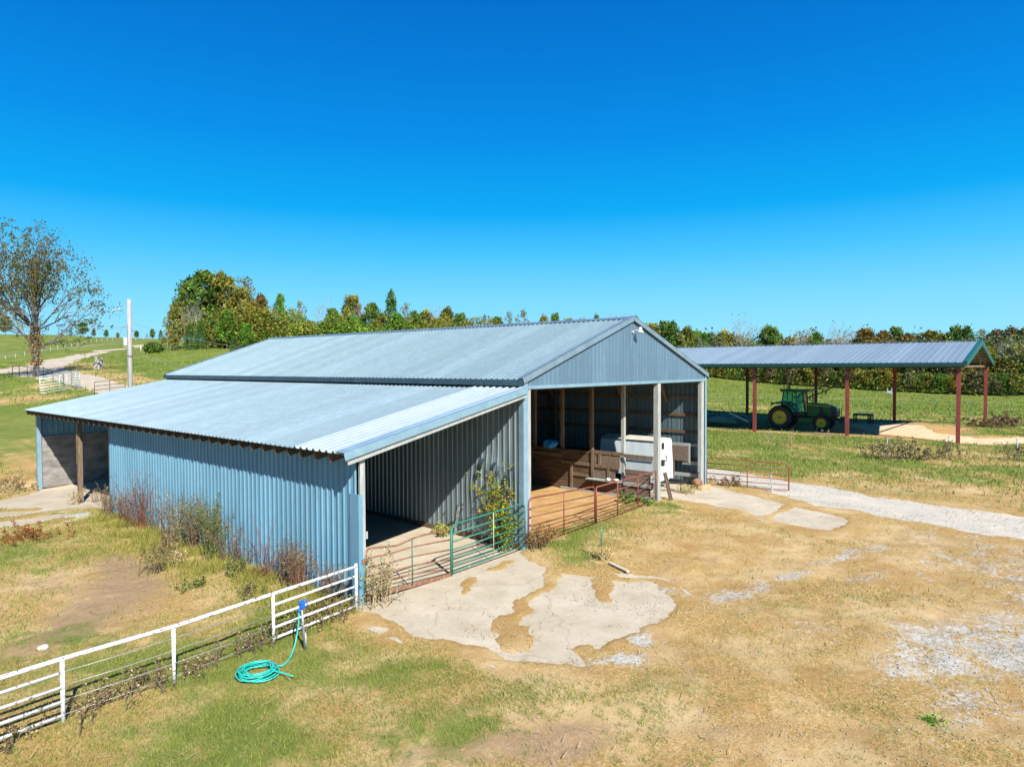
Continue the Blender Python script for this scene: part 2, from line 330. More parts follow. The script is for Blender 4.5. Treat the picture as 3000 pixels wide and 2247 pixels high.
def B(x,y,cx,cy,rx,ry,a=1,ang=0):
    c,s_=math.cos(ang),math.sin(ang); dx=x-cx; dy=y-cy; u=(dx*c+dy*s_)/rx; v=(-dx*s_+dy*c)/ry
    return a*np.exp(-(u*u+v*v))
def masks(x,y):
    """green, bare soil, gravel, clay amounts of the real ground cover (world space)"""
    n1=fbm(x*.35,y*.35,41); n2=fbm(x*1.1,y*1.1,42); n3=fbm(x*.09,y*.09,43)
    # default: pasture beyond, dry yard in front
    yard=1/(1+np.exp(-np.clip((linesd([(-2,-11),(4,-8),(9,-7.5),(16,-14)],x,y,5.5))*1.4,-20,20)))
    green=.33+.6*(n1-.5)+.5*(n2-.5)+.75*(n3-.5)
    green=green*(1-yard)+yard*(.02+.25*(n2-.5))
    bare=.10+.9*np.clip(n1-.55,0,1)+0*x
    left=(x<-6.2)
    for b in [(-7.6,-3.1,1.5,.65,.5,-.5),(-9.7,-2.6,1.4,.6,.2,-.4),(-11.2,-2.4,1.4,.7,.2,-.4),(-8.6,-5.3,1.2,.8,.12,0),(-6.2,-7.1,1.1,.7,.3,-.7),(-7.4,1.6,.8,1.6,.5,0),
        (-7.5,.3,.9,.8,.4,0),(-10.2,.9,.9,.7,.25,0),(3.2,-1.2,2.5,.8,.12,0),(6.5,-1.6,2.2,.8,.28,0),(4.8,-3.2,1.6,.6,.15,0),(8.0,-.6,.8,.5,.3,0),(4.5,.3,2.2,.5,.35,0),(8.2,.4,.8,.5,.5,0),
        (22,2,7,3,.38,-.9),(33,8,5,3,.4,0),(34,12,6,2,.4,0),(36,3,3,5,.35,0),(13.2,-1.3,.8,.6,.4,0),(-9.5,12,1.2,5,.15,0)]:
        green=green+B(x,y,*b)
    for b in [(1.5,-2.6,1.3,.8,-.35,0),(3.5,-2,5,2,-.22,0),(2.5,-4.5,2.5,1.0,-.4,0),(20,-7,4,4,-.3,0),(34,-2,4,4,-.25,0),(-8.6,3.2,1.2,1.5,-.3,0),(-9.5,5.8,2,2.6,-.35,0),(31,-9,5,4,-.35,0),(24,8,3,3,-.15,0)]:
        green=green+B(x,y,*b)
    for b in [(-9.2,5.5,1.5,2.3,.6,0),(-10.8,3.8,1.0,1.2,.55,0),(-8.3,8.2,.7,1.6,.6,0),(-11.9,3.0,.8,.7,.5,0),(-10.3,7.9,.8,1.0,.3,0),(-8.6,-6.0,1.7,.7,.45,-.7),(-7.5,-7.0,1.0,.8,.4,0),(-5.6,-9.2,2.2,1.0,.35,-.7),(-9.5,-1.55,.6,.4,.35,0),
        (1.6,-4.3,1.6,1.0,.30,0),(5.2,-6.2,3,1.2,.25,0),(8,-1.8,1.6,.8,.2,0),(-11,-4.6,1,.4,.1,0)]:
        bare=bare+B(x,y,*b)
    far=np.clip((np.hypot(x+15,y+13)-75)/50,0,1); fr=far*(x>60)*1.0
    green=green+fr*(1.0-.3*n3)+far*(x<=60)*(.45-.2*n1)+np.clip((x-15)/14,0,1)*np.clip((y+16)/6,0,1)*np.clip((70-x)/10,0,1)*.34
    bare=bare*(1-.7*far)
    band=B(x,y,15,78,3,9,-.5)+B(x,y,22,112,5,13,-.7)+B(x,y,36,143,6,12,-.5)+B(x,y,13,95,4,5,-.5); green=green+band
    green=green+np.clip((y-24)/20,0,1)*(x<12)*.22+B(x,y,38,95,16,22,.35)+B(x,y,20,72,6,10,.3)
    grav=-.3+yard*.22+0*x
    for b in [(.3,-6.4,1.1,.45,.55,-.6),(-3.5,-6.0,.5,.4,.8,0),(-4.6,-6.2,.6,.35,.9,-.6),(-5.3,-5.6,.5,.4,.6,0),(-.6,-4.6,.4,1.0,.6,0),(-2.2,-4.6,.5,1.0,.35,0),(2.6,-7.0,1.4,.35,.6,-.3),(5.6,-7.6,1.8,.4,.6,-.3),(3.8,-8.6,1.0,.5,.4,-.3),
       (1.0,-10.6,2.2,.9,.5,-.5),(-1.2,-10.5,1.2,.6,.45,-.5),(-2.6,-11.6,1.2,.6,.5,-.5),(.5,-12.2,1.8,.9,.55,-.5),(3.2,-12.6,2.6,1.2,.5,0),(7.5,-12,3,2.5,.3,0),(10,-9.5,2.2,2.0,.25,0),(-.8,-8.5,.6,.5,.35,0),(9,-6.5,2,1,.15,0)]:
        grav=grav+B(x,y,*b)
    grav=grav+np.clip(roadsd(x,y)+.5,0,.8)*.22; pn=np.clip(padsd(x,y)+1.2,0,1.2); green=np.where(y<1,green-.6*pn,green)
    clay=-.3+0*x
    for b in [(48,3,6,3.5,1.1,0),(48,-3,9,3.2,1.3,0),(44,-8,4,2,.8,0),(57,-14,14,5,.5,.6),(4.2,.9,3.2,1.0,.95,0),(2.0,.3,1.2,.5,.2,0),(9,-5.0,2.5,1,.3,0),(10,-7.6,1.6,.8,.35,0),(7.6,-6.8,1.4,.6,.3,0)]:
        clay=clay+B(x,y,*b)
    clay=np.where(ins_barn(x,y)&(y>.8),1.2,clay); green=np.where(ins_barn(x,y)&(y>1.2),-1,green)
    green=green-np.clip(clay,0,1)*.8
    shed=(x>39.6)&(x<57)&(y>-6.6)&(y<24); green=np.where(shed&(y>-2),green-.5,green); bare=np.where(shed,bare+.35,bare)
    nh=fbm(x*.55,y*.55,45,5)-.5; green=green+nh*1.1*np.clip((green+.2)*2,0,1); grav=(grav+.35*yard*np.clip(fbm(x*.45,y*.45,48,4)-.5,0,1)*2*np.clip((x+3)/6,0,1))*.78
    return green,bare,grav,clay
def axis(lo,hi,step,far,rate=1.13):
    a=list(np.arange(lo,hi+1e-6,step)); s=step; v=hi
    while v<far: s=min(s*rate,60); v+=s; a.append(v)
    s=step; v=lo; pre=[]
    while v>-far: s=min(s*rate,60); v-=s; pre.append(v)
    return np.array(pre[::-1]+a)
gx=axis(-16,16,.10,1500,1.06); gy=axis(-15,12,.10,1500,1.06)
gx=np.unique(np.concatenate([gx[(gx<16)|(gx>75)],np.arange(16,75,.45)])) ; gy=np.unique(np.concatenate([gy[(gy<12)|(gy>30)],np.arange(12,30,.25)]))
X,Y=np.meshgrid(gx,gy,indexing='ij')
Z=terr(X,Y); ps=padsd(X,Y); rs=roadsd(X,Y); rls=roadlsd(X,Y); ls=lanesd(X,Y)
near=np.hypot(X+4,Y+4)<45
Z=Z+np.where(near,(fbm(X*2.2,Y*2.2,61,3)-.5)*.07+(fbm(X*.5,Y*.5,62,2)-.5)*.12*(~ins_barn(X,Y)),0)
def dip(s,a=.03,b=-.06,k=6): return np.clip(-s*k*.03,b,a)
Tr=terr(X,Y)
nearpad=np.clip(ps+.9,0,1)
Z=np.where(ps>-.9, Z*(1-nearpad)+ (Tr+np.clip(-ps*.25,-.07,.035))*nearpad, Z)
Z=np.where(rs>-1.2, np.where(rs>0,Tr-np.clip(rs*.3,0,.08),Z*(1-np.clip(rs+1.2,0,1))+(Tr+np.clip(-rs*.15,0,.05))*np.clip(rs+1.2,0,1)),Z)
Z=np.where(rls>0,Tr-.1,Z); Z=np.where(ls>0,Tr-.06,Z)
nx,ny=X.shape
V=np.stack([X,Y,Z],-1).reshape(-1,3)
I=np.arange(nx*ny).reshape(nx,ny)
F=np.stack([I[:-1,:-1],I[1:,:-1],I[1:,1:],I[:-1,1:]],-1).reshape(-1,4)
g_,b_,v_,c_=masks(X,Y)
colr=np.stack([g_,b_,v_,c_],-1).reshape(-1,4).astype(np.float32)*.5+.5
colr=np.clip(colr,0,1)
aux=np.stack([colr[:,3],colr[:,3],colr[:,3],np.ones(len(colr))],-1); colr[:,3]=1
# ground material
m=N('ground_cover'); at=m.n.new('ShaderNodeAttribute'); at.attribute_name='mask'; at2=m.n.new('ShaderNodeAttribute'); at2.attribute_name='clay'
sp=m.n.new('ShaderNodeSeparateColor'); m.l.new(at.outputs['Color'],sp.inputs[0])
def un(o): return m.math('MULTIPLY_ADD',o,2,-1)
G_,B_,V_,C_=un(sp.outputs[0]),un(sp.outputs[1]),un(sp.outputs[2]),un(at2.outputs['Fac'])
n_a=m.noise(1.3,detail=6,rough=.7); n_b=m.noise(9,detail=5,rough=.75); n_c=m.noise(45,detail=3,rough=.8); n_d=m.noise(.25,detail=4)
mixn=m.math('ADD',m.math('MULTIPLY',n_a,.45),m.math('ADD',m.math('MULTIPLY',n_b,.35),m.math('MULTIPLY',n_c,.25)))  # ~.52
def sel(mask,w=.16,thr=.5,nn=None,amp=2.0):
    s=m.math('SUBTRACT',m.math('ADD',mask,m.math('MULTIPLY_ADD',nn or mixn,amp,.52-.52*amp)),thr+.52-w)
    return m.math('DIVIDE',s,2*w,clamp=True)
dry=m.mix(m.ramp(n_b,.32,.7),(.37,.225,.065),(.64,.43,.155))
n_e=m.noise(22,(1,1,1),detail=4,rough=.8,dist=.4); dry=m.mix(m.ramp(n_c,.4,.66),m.mix(.45,dry,(.16,.095,.04)),dry); dry=m.mix(m.ramp(n_e,.50,.68),dry,(.70,.54,.30)); dry=m.mix(m.ramp(n_e,.30,.44,(1,1,1,1),(0,0,0,1)),dry,(.17,.105,.045))
big=m.noise(.42,detail=5,rough=.65)
dry=m.mix(m.math('MULTIPLY',m.ramp(big,.46,.62),.8),dry,(.60,.44,.235)); dry=m.mix(m.math('MULTIPLY',m.ramp(m.noise(.7,detail=4,dist=.6),.50,.64),.6),dry,(.40,.235,.09))
grn=m.mix(m.ramp(n_b,.3,.7),(.085,.14,.018),(.22,.27,.055))
grn=m.mix(m.ramp(n_d,.4,.65),grn,m.mix(.4,grn,(.40,.38,.10)))
grn=m.mix(m.ramp(n_c,.35,.6),m.mix(.45,grn,(.05,.07,.02)),grn)
soil=m.mix(m.ramp(n_b,.35,.65),(.31,.205,.115),(.45,.32,.19))
soil=m.mix(m.ramp(m.noise(70,detail=2),.55,.62),soil,(.28,.18,.11))
vor=m.n.new('ShaderNodeTexVoronoi'); vor.inputs['Scale'].default_value=26; m.l.new(m.vec(),vor.inputs['Vector'])
stone=m.mix(m.ramp(vor.outputs['Distance'],.15,.6),(.58,.55,.49),(.32,.29,.24))
stone=m.mix(m.ramp(n_b,.4,.6),stone,(.56,.54,.50))
clay=m.mix(m.ramp(n_a,.3,.7),(.50,.27,.085),(.60,.42,.21)); clay=m.mix(m.ramp(n_c,.4,.6),m.mix(.3,clay,(.40,.24,.10)),clay)
c=m.mix(sel(B_,.12,.55),dry,soil); c=m.mix(sel(C_,.12,.45),c,clay); c=m.mix(sel(G_,.14,.5),c,grn)
gn=m.math('ADD',m.math('MULTIPLY',n_a,.4),m.math('ADD',m.math('MULTIPLY',n_b,.35),m.math('MULTIPLY',m.noise(60,detail=2),.3)))
c=m.mix(sel(V_,.05,.36,gn,3.2),c,stone)
m.col(c); m.set(.95,0,.1)
m.bump(m.math('ADD',m.math('MULTIPLY',n_b,1.0),m.math('MULTIPLY',n_c,.6)),.6,.04)
GROUND=npmesh('ground',V,F,m.m,colors={'mask':colr,'clay':aux},smooth=True,kind='structure')

def sheet(name,x0,x1,y0,y1,st,fn,mat,thr=-.35,dz=0.0,kind='structure',rough=0.0):
    xs=np.arange(x0,x1,st); ys=np.arange(y0,y1,st); A,C=np.meshgrid(xs,ys,indexing='ij'); s=fn(A,C)
    z=terr(A,C)+dz+(fbm(A*.7,C*.7,77,2)-.5)*rough
    ok=s>thr; I=np.arange(A.size).reshape(A.shape)
    f=np.stack([I[:-1,:-1],I[1:,:-1],I[1:,1:],I[:-1,1:]],-1).reshape(-1,4)
    keep=ok.ravel()[f].all(1); f=f[keep]; us=np.unique(f); mp=np.full(A.size,-1); mp[us]=np.arange(len(us))
    v=np.stack([A,C,z],-1).reshape(-1,3)[us]; 
    return npmesh(name,v,mp[f],mat,smooth=True,kind=kind)
m=N('old_concrete'); a=m.noise(.9,detail=6,rough=.65); b=m.noise(12,detail=5,rough=.7); c_n=m.noise(60,detail=3)
c=m.mix(m.ramp(a,.35,.65),(.46,.39,.285),(.60,.525,.41)); c=m.mix(m.math('MULTIPLY',m.ramp(b,.5,.75),.5),c,(.42,.35,.26))
c=m.mix(m.math('MULTIPLY',m.ramp(c_n,.55,.7),.4),c,(.38,.33,.27))
vc=m.n.new('ShaderNodeTexVoronoi'); vc.feature='DISTANCE_TO_EDGE'; vc.inputs['Scale'].default_value=.28
dn=m.n.new('ShaderNodeTexNoise'); dn.inputs['Scale'].default_value=1.2; dn.inputs['Detail'].default_value=4; m.l.new(m.tc.outputs['Object'],dn.inputs['Vector'])
vv=m.n.new('ShaderNodeVectorMath'); vv.operation='MULTIPLY_ADD'; vv.inputs[1].default_value=(1.2,1.2,1.2); m.l.new(dn.outputs['Color'],vv.inputs[0]); m.l.new(m.tc.outputs['Object'],vv.inputs[2]); m.l.new(vv.outputs[0],vc.inputs['Vector'])
c=m.mix(m.math('MULTIPLY',m.ramp(vc.outputs['Distance'],.003,.010,(1,1,1,1),(0,0,0,1)),.4),c,(.30,.24,.17))
m.col(c); m.set(.85,0,.25); m.bump(b,.25,.01); M['concrete']=m.m
sheet('concrete_pad',-7,.6,-6.6,.25,.1,lambda x,y:np.where(sdf(PAD_FRONT,x,y)>-.6,1.,-1.),M['concrete'],0,0)
sheet('concrete_apron',8.2-.8,13.7,-7.2,2.6,.12,lambda x,y:np.where((sdf(PAD_RIGHT,x,y)>-.5),1.,-1.),M['concrete'],0,0)
sheet('barn_floor',-6.05,.06,.2,25.5,.25,lambda x,y:x*0+1,M['concrete'],0,.004)
sheet('feedlot_slab',-12.5,-5.9,14.2,25.6,.15,lambda x,y:np.where((sdf(PAD_LEFT,x,y)>-.6),1.,-1.),M['concrete'],0,0)
m=N('gravel'); a=m.noise(.8,detail=5); vor=m.n.new('ShaderNodeTexVoronoi'); vor.inputs['Scale'].default_value=22; m.l.new(m.vec(),vor.inputs['Vector'])
c=m.mix(m.ramp(vor.outputs['Distance'],.1,.6),(.70,.66,.59),(.44,.40,.33)); c=m.mix(m.ramp(a,.4,.65),c,(.62,.55,.44)); c=m.mix(m.math('MULTIPLY',m.ramp(m.noise(7,detail=4),.5,.7),.5),c,(.68,.64,.57))
m.col(c); m.set(.9,0,.2); m.bump(vor.outputs['Distance'],.5,.03); M['gravel']=m.m
sheet('gravel_road',8,21,-62,14,.25,lambda x,y:roadsd(x,y),M['gravel'],-.6,-.01)
M['dirtroad']=simple('pale_dirt_road',(.42,.35,.26),(.58,.50,.39),1.5,(1,1,1),.95,bump=.2,spec=.1)
sheet('dirt_road',-10,80,48,200,.8,lambda x,y:roadlsd(x,y),M['dirtroad'],-1.2,-.03)
M['lane']=simple('orange_dirt_lane',(.66,.47,.27),(.76,.60,.42),1.2,(1,1,1),.95,bump=.2,spec=.1)
sheet('dirt_lane',38,94,-42,5,.4,lambda x,y:lanesd(x,y),M['lane'],-.7,-.02)

# ---------------------------------------------------------------- grass blades
def blades(name,px,py,h,w,lean,col,label,cat,parts=3,**k):
    n=len(px); z=terr(px,py); nr=np.hypot(px+4,py+4)<45
    z=z+np.where(nr,(fbm(px*2.2,py*2.2,61,3)-.5)*.07+(fbm(px*.5,py*.5,62,2)-.5)*.12*(~ins_barn(px,py)),0)-.01
    an=rng.uniform(0,2*math.pi,n); dx=np.cos(an)*w/2; dy=np.sin(an)*w/2
    la=rng.uniform(0,2*math.pi,n); lx=np.cos(la)*lean*h; ly=np.sin(la)*lean*h
    v=np.empty((n,3,3)); v[:,0]=np.stack([px-dx,py-dy,z],-1); v[:,1]=np.stack([px+dx,py+dy,z],-1)
    v[:,2]=np.stack([px+lx,py+ly,z+h*np.sqrt(np.maximum(.05,1-np.minimum(lean,.97)**2))],-1)
    f=np.arange(3*n).reshape(n,3); c=np.repeat(np.concatenate([col,np.ones((n,1))],1),3,0)
    return npmesh(name,v.reshape(-1,3),f,M['grass'],colors=c,kind='stuff',label=label,category=cat) if False else tag(npmesh(name,v.reshape(-1,3),f,M['grass'],colors=c),label,cat,kind='stuff')
def scatter(n,dmin,dmax,half=R(46)):
    d=np.sqrt(rng.uniform(dmin**2,dmax**2,n)); a=YAW+rng.uniform(-half,half,n)
    return CAM.x+d*np.sin(a),CAM.y+d*np.cos(a)
def pick(px,py,rough_n):
    g,b,v,c=masks(px,py); j=rough_n
    ok=(padsd(px,py)<-.02)&(roadsd(px,py)<-.1)&(roadlsd(px,py)<0)&(lanesd(px,py)<.2)
    # under cover inside the buildings nothing grows
    ok&=~((px>-6.1)&(px<0.02)&(py>0))&~(ins_barn(px,py)&(py>2.2))
    q=j+g; isg=q>.5+rng.normal(0,.12,len(px))
    keep=ok&(rng.uniform(0,1,len(px))<np.where(isg,1,.85)-np.clip((b+j-.75)*2.5,0,.85)-np.clip((v+j-.2)*2.5,0,.95)-np.clip((c+j-.6)*2,0,.95))
    n=len(px); t=rng.uniform(0,1,(n,1)); fr_=np.clip((np.hypot(px+15,py+13)-35)/30,0,1)[:,None]; u=rng.uniform(0,1,(n,1))*(1-.85*fr_)
    gc=np.array([[.09,.16,.02]])*(1-t)+np.array([[.24,.33,.055]])*t; gc=gc*(1-.5*u)+np.array([[.56,.46,.17]])*.5*u
    dc=np.array([[.17,.10,.03]])*(1-t)+np.array([[.88,.66,.31]])*t
    return keep,np.where(isg[:,None],gc,dc),isg
def nj(x,y): return fbm(x*1.3,y*1.3,81)*.5+fbm(x*7,y*7,82,2)*.5
for (n,d0,d1,hh,ww,nm,lb) in [(420000,5,17,.085,.010,'grass','short mown grass and dry thatch close around the yard'),
                       (210000,17,34,.12,.022,'grass','short pasture grass around the barn corners'),
                       (170000,34,75,.18,.05,'grass','green pasture grass round the open hay shed'),
                       (70000,75,170,.3,.14,'grass','far pasture grass on the hill and beyond the hay shed')]:
    px,py=scatter(n,d0,d1); k,c,isg=pick(px,py,nj(px,py)); px,py,c,isg=px[k],py[k],c[k],isg[k]; m_=len(px)
    h=hh*rng.uniform(.4,1.3,m_)*np.where(isg,1.1,.62); blades(nm,px,py,h,ww*rng.uniform(.6,1.4,m_)*np.where(isg,1,.75),np.where(isg,rng.uniform(.2,.9,m_),rng.uniform(.5,1.2,m_)),c,lb,'grass')
# rank grass against the long wall
n=26000; py=rng.uniform(-.4,16,n); px=-6.2-np.abs(rng.normal(0,.75,n)); j=fbm(px*1.5,py*1.5,91); k=(j>.42)&(padsd(px,py)<0); px,py=px[k],py[k]; m_=len(px)
t=rng.uniform(0,1,(m_,1)); c=np.array([[.16,.19,.03]])*(1-t)+np.array([[.52,.45,.13]])*t
blades('rank_grass',px,py,rng.uniform(.12,.42,m_),.016*rng.uniform(.6,1.3,m_),rng.uniform(.2,.95,m_),c,'tall yellow-green rank grass along the foot of the blue wall','grass')
# loose straw in the yard
n=5000; px,py=scatter(n,6,24); g,b,v,cc=masks(px,py); k=(fbm(px*.6,py*.6,95)>.5); px,py=px[k],py[k]; m_=len(px); t=rng.uniform(0,1,(m_,1))
z=terr(px,py)+.045; an=rng.uniform(0,math.pi,m_); L=rng.uniform(.04,.18,m_); w=.006
vv_=np.stack([np.stack([px-np.cos(an)*L,py-np.sin(an)*L,z],-1),np.stack([px+np.cos(an)*L,py+np.sin(an)*L,z+rng.uniform(0,.03,m_)],-1),np.stack([px-np.cos(an)*L-np.sin(an)*w*2,py-np.sin(an)*L+np.cos(an)*w*2,z+.003],-1)],1)
k=~((px>-6.1)&(px<0)&(py>0))
vv_=vv_[k]; t=t[k]
tag(npmesh('loose_straw',vv_.reshape(-1,3),np.arange(len(vv_)*3).reshape(-1,3),M['grass'],colors=np.repeat(np.concatenate([np.array([[.6,.46,.24]])*(.7+.5*t),np.ones((len(t),1))],1),3,0)),'loose straw and cut stems strewn over the yard','straw',kind='stuff')

def stones(name,n,region,prob,label,smin=.007,smax=.02):
    x0,x1,y0,y1=region; px=rng.uniform(x0,x1,n); py=rng.uniform(y0,y1,n); p=prob(px,py); k=rng.uniform(0,1,n)<p; px,py=px[k],py[k]; m_=len(px)
    base=np.array([[1,0,0],[-1,0,0],[0,1,0],[0,-1,0],[0,0,1],[0,0,-.4]],float); s_=rng.uniform(smin,smax,(m_,1,1))*rng.uniform(.6,1.3,(m_,6,1)); an=rng.uniform(0,6.28,m_); c_,q_=np.cos(an),np.sin(an)
    b=np.repeat(base[None],m_,0)*s_; bx=b[:,:,0]*c_[:,None]-b[:,:,1]*q_[:,None]; by=b[:,:,0]*q_[:,None]+b[:,:,1]*c_[:,None]
    z=terr(px,py)+np.where(near_z(px,py),(fbm(px*2.2,py*2.2,61,3)-.5)*.07+(fbm(px*.5,py*.5,62,2)-.5)*.12,0)
    z=np.where(padsd(px,py)>0,terr(px,py),z)+.012
    v=np.stack([bx+px[:,None],by+py[:,None],b[:,:,2]*.7+z[:,None]],-1).reshape(-1,3)
    f=np.array([[0,2,4],[2,1,4],[1,3,4],[3,0,4],[2,0,5],[1,2,5],[3,1,5],[0,3,5]])[None]+(np.arange(m_)*6)[:,None,None]
    g_=rng.uniform(.36,.68,(m_,1)); col=np.concatenate([g_,g_*.97,g_*.9,np.ones((m_,1))],1)
    return tag(npmesh(name,v,f.reshape(-1,3),M['grass'],colors=np.repeat(col,6,0)),label,'gravel',kind='stuff')
def near_z(x,y): return padsd(x,y)<-.9
def gprob(x,y):
    g,b,v,c=masks(x,y); p=np.clip((v+(fbm(x*2.5,y*2.5,51)-.5)*1.6-.02)*1.3,0,1)
    p=np.maximum(p,np.clip(B(x,y,-2.3,-4.3,.35,1.1,1.2,.2)+B(x,y,-1.1,-3.6,.9,.35,.9,-.7)+B(x,y,-1.4,-5.3,.7,.25,.8)-.15,0,1)); return p*.9+.03
stones('loose_gravel',60000,(-8,16,-14,0),gprob,'scattered loose gravel stones over the yard and slab edges')
rp=lambda x,y: np.clip(roadsd(x,y)*2+.6,0,1)*.5
stones('loose_gravel',16000,(8,20,-16,8),rp,'loose stones on the gravel drive',.012,.03)
# matted straw along slab edges and cracks
n=60000; px=rng.uniform(-7,14,n); py=rng.uniform(-7.5,.2,n); sd0=padsd(px,py); k=(sd0<.10)&(sd0>-.9)&(rng.uniform(0,1,n)<np.exp(-np.abs(sd0+.1)*3)); px,py=px[k],py[k]; m_=len(px); t=rng.uniform(0,1,(m_,1))
px_s=px; blades('matted_straw',px,py,rng.uniform(.04,.12,m_),.009,rng.uniform(.8,2.2,m_),np.array([[.34,.21,.07]])*(1-t)+np.array([[.70,.50,.22]])*t,'matted golden straw along the edges of the concrete slabs','straw')
# ================================================================ METAL BARN
W_,L_,E_,RZ,AX=12.7,25.6,5.22,7.38,6.35
def ribprof(L,sp=.229,hh=.032,minor=True):
    """(u,h) points of a ribbed sheet across length L"""
    pts=[(0,0)]; u=sp*.5
    while u<L-.05:
        k=2.0 if hh>.045 and sp<.4 else 1; pts+=[(u-.034*k,0),(u-.015*k,hh),(u+.015*k,hh),(u+.034*k,0)]
        if minor and sp>.2:
            for q in (.33,.67):
                if u+sp*q+.02<L: pts+=[(u+sp*q-.012,0),(u+sp*q,hh*.22),(u+sp*q+.012,0)]
        u+=sp
    pts.append((L,0)); return pts
def ribbed(name,mat,O,U,V,Nn,L,v0,v1,parent,sp=.229,hh=.032,dent=None,nv=1,**k):
    """sheet: O + u*U + v*V + h*N ; v0,v1 are functions of u"""
    O=Vector(O);U=Vector(U);V=Vector(V);Nn=Vector(Nn); vs=[]; pr=ribprof(L,sp,hh); m=len(pr); T=.006
    for lay in (0,1):
        for j in range(nv+1):
            for (u,h) in pr:
                a=v0(u) if callable(v0) else v0; b=v1(u) if callable(v1) else v1; v=a+(b-a)*j/nv
                d=dent(u,v) if dent else 0
                vs.append(O+U*u+V*v+Nn*(h+d-lay*T))
    fs=[]; q=(nv+1)*m
    for j in range(nv):
        for i in range(m-1):
            a=j*m+i; fs.append((a,a+1,a+m+1,a+m)); fs.append((q+a,q+a+m,q+a+m+1,q+a+1))
    for i in range(m-1):
        fs.append((i,q+i,q+i+1,i+1)); a=nv*m+i; fs.append((a,a+1,q+a+1,q+a))
    mb=MB(); mb.add(vs,fs); return mb.build(name,mat,parent,**k)
barn=empty('barn',(0,0,0),label='long blue-grey ribbed metal barn with open gable front and a lean-to along its side',cat='barn')
sl=Vector((AX,0,RZ-E_)).normalized(); slr=Vector((-AX,0,RZ-E_)).normalized(); SL=math.hypot(AX,RZ-E_)
nl=Vector((-sl.z,0,sl.x)); nr_=Vector((-slr.z,0,slr.x))*-1
nr_=Vector((RZ-E_,0,AX)).normalized()
roofL=ribbed('roof',M['roof'],(-.10,-.06,E_-.03),(0,1,0),tuple(sl),tuple(nl),L_+.12,0,SL+.10,barn,label='blue-grey main roof slope above the lean-to')
roofR=ribbed('roof',M['roof'],(W_+.10,-.06,E_-.03),(0,1,0),tuple(slr),tuple(nr_),L_+.12,0,SL+.10,barn,label='far main roof slope facing the hay shed')
mb=MB()
for s_ in (-1,1):
    d=Vector((s_*-1*.26,0,-.26*(RZ-E_)/AX)); d=Vector((s_*.26,0,-.0884)); a=Vector((AX,-.09,RZ+.055)); b=Vector((AX,L_+.09,RZ+.055))
    n_=Vector((0,0,.012)); mb.add([a,b,b+d,a+d,a-n_,b-n_,b+d-n_,a+d-n_],[(0,1,2,3),(7,6,5,4),(3,2,6,7),(0,3,7,4),(1,5,6,2)])
mb.build('ridge_cap',M['trimgrey'],roofL)
# black closure strips standing in for the shadow gaps under the ridge cap
mb=MB(); mb.beam((AX-.24,-.05,RZ-.055),(AX-.24,L_,RZ-.055),.02,.045); mb.beam((AX+.24,-.05,RZ-.055),(AX+.24,L_,RZ-.055),.02,.045); mb.build('closure_shadow_strip',M['black'],roofL)
# rakes on the front and back gables
for yy,s_ in ((-.1,-1),(L_+.06,1)):
    for (x0,x1) in ((-.12,AX),(W_+.12,AX)):
        z0=E_+.02; a=Vector((x0,yy,z0-.035)); b=Vector((x1,yy,RZ+.025))
        mb=MB(); mb.beam(a-Vector((0,0,.05)),b-Vector((0,0,.05)),.02,.17,(0,0,1)); mb.beam(a+Vector((0,-s_*.10,.035)),b+Vector((0,-s_*.10,.035)),.22,.016,(0,0,1))
        mb.build('rake_trim',M['trimgrey'],roofL if x0<1 else roofR)
for x0,s_,rf in ((-.15,-1,roofL),(W_+.15,1,roofR)):
    mb=MB(); mb.box(x0-.01,x0+.015,-.08,L_+.05,E_-.21,E_-.035); mb.build('eave_trim',M['darktrim'],rf)
# front gable panel
def ztop(x): return E_-.05+ (RZ-E_)*(1-abs(x-AX)/AX)-.05
gab=ribbed('gable_wall',M['gable'],(0,0,0),(1,0,0),(0,0,1),(0,-1,0),W_,5.0,lambda u:ztop(u),barn,hh=.014)
mb=MB(); mb.box(.0,W_,-.03,.02,4.9,5.0); mb.build('header_trim',M['trim'],barn)
mb=MB(); mb.box(.15,W_-.15,.03,.07,4.86,5.14); mb.build('header_beam',M['wooddark'],barn)
gab2=ribbed('gable_wall',M['gable'],(0,L_,0),(1,0,0),(0,0,1),(0,1,0),W_,.2,lambda u:ztop(u),barn,hh=.014,label='closed back gable wall of the barn')
# corner trims
mb=MB(); mb.box(-.03,.17,-.035,-.012,-.05,5.16); mb.box(-.045,-.03,-.035,.16,-.05,5.0); mb.build('corner_trim',M['trim'],barn)
mb=MB(); mb.box(W_-.10,W_+.05,-.035,-.012,.1,5.16); mb.box(W_+.03,W_+.05,-.012,.16,.1,5.16); mb.build('corner_trim',M['trim'],barn)
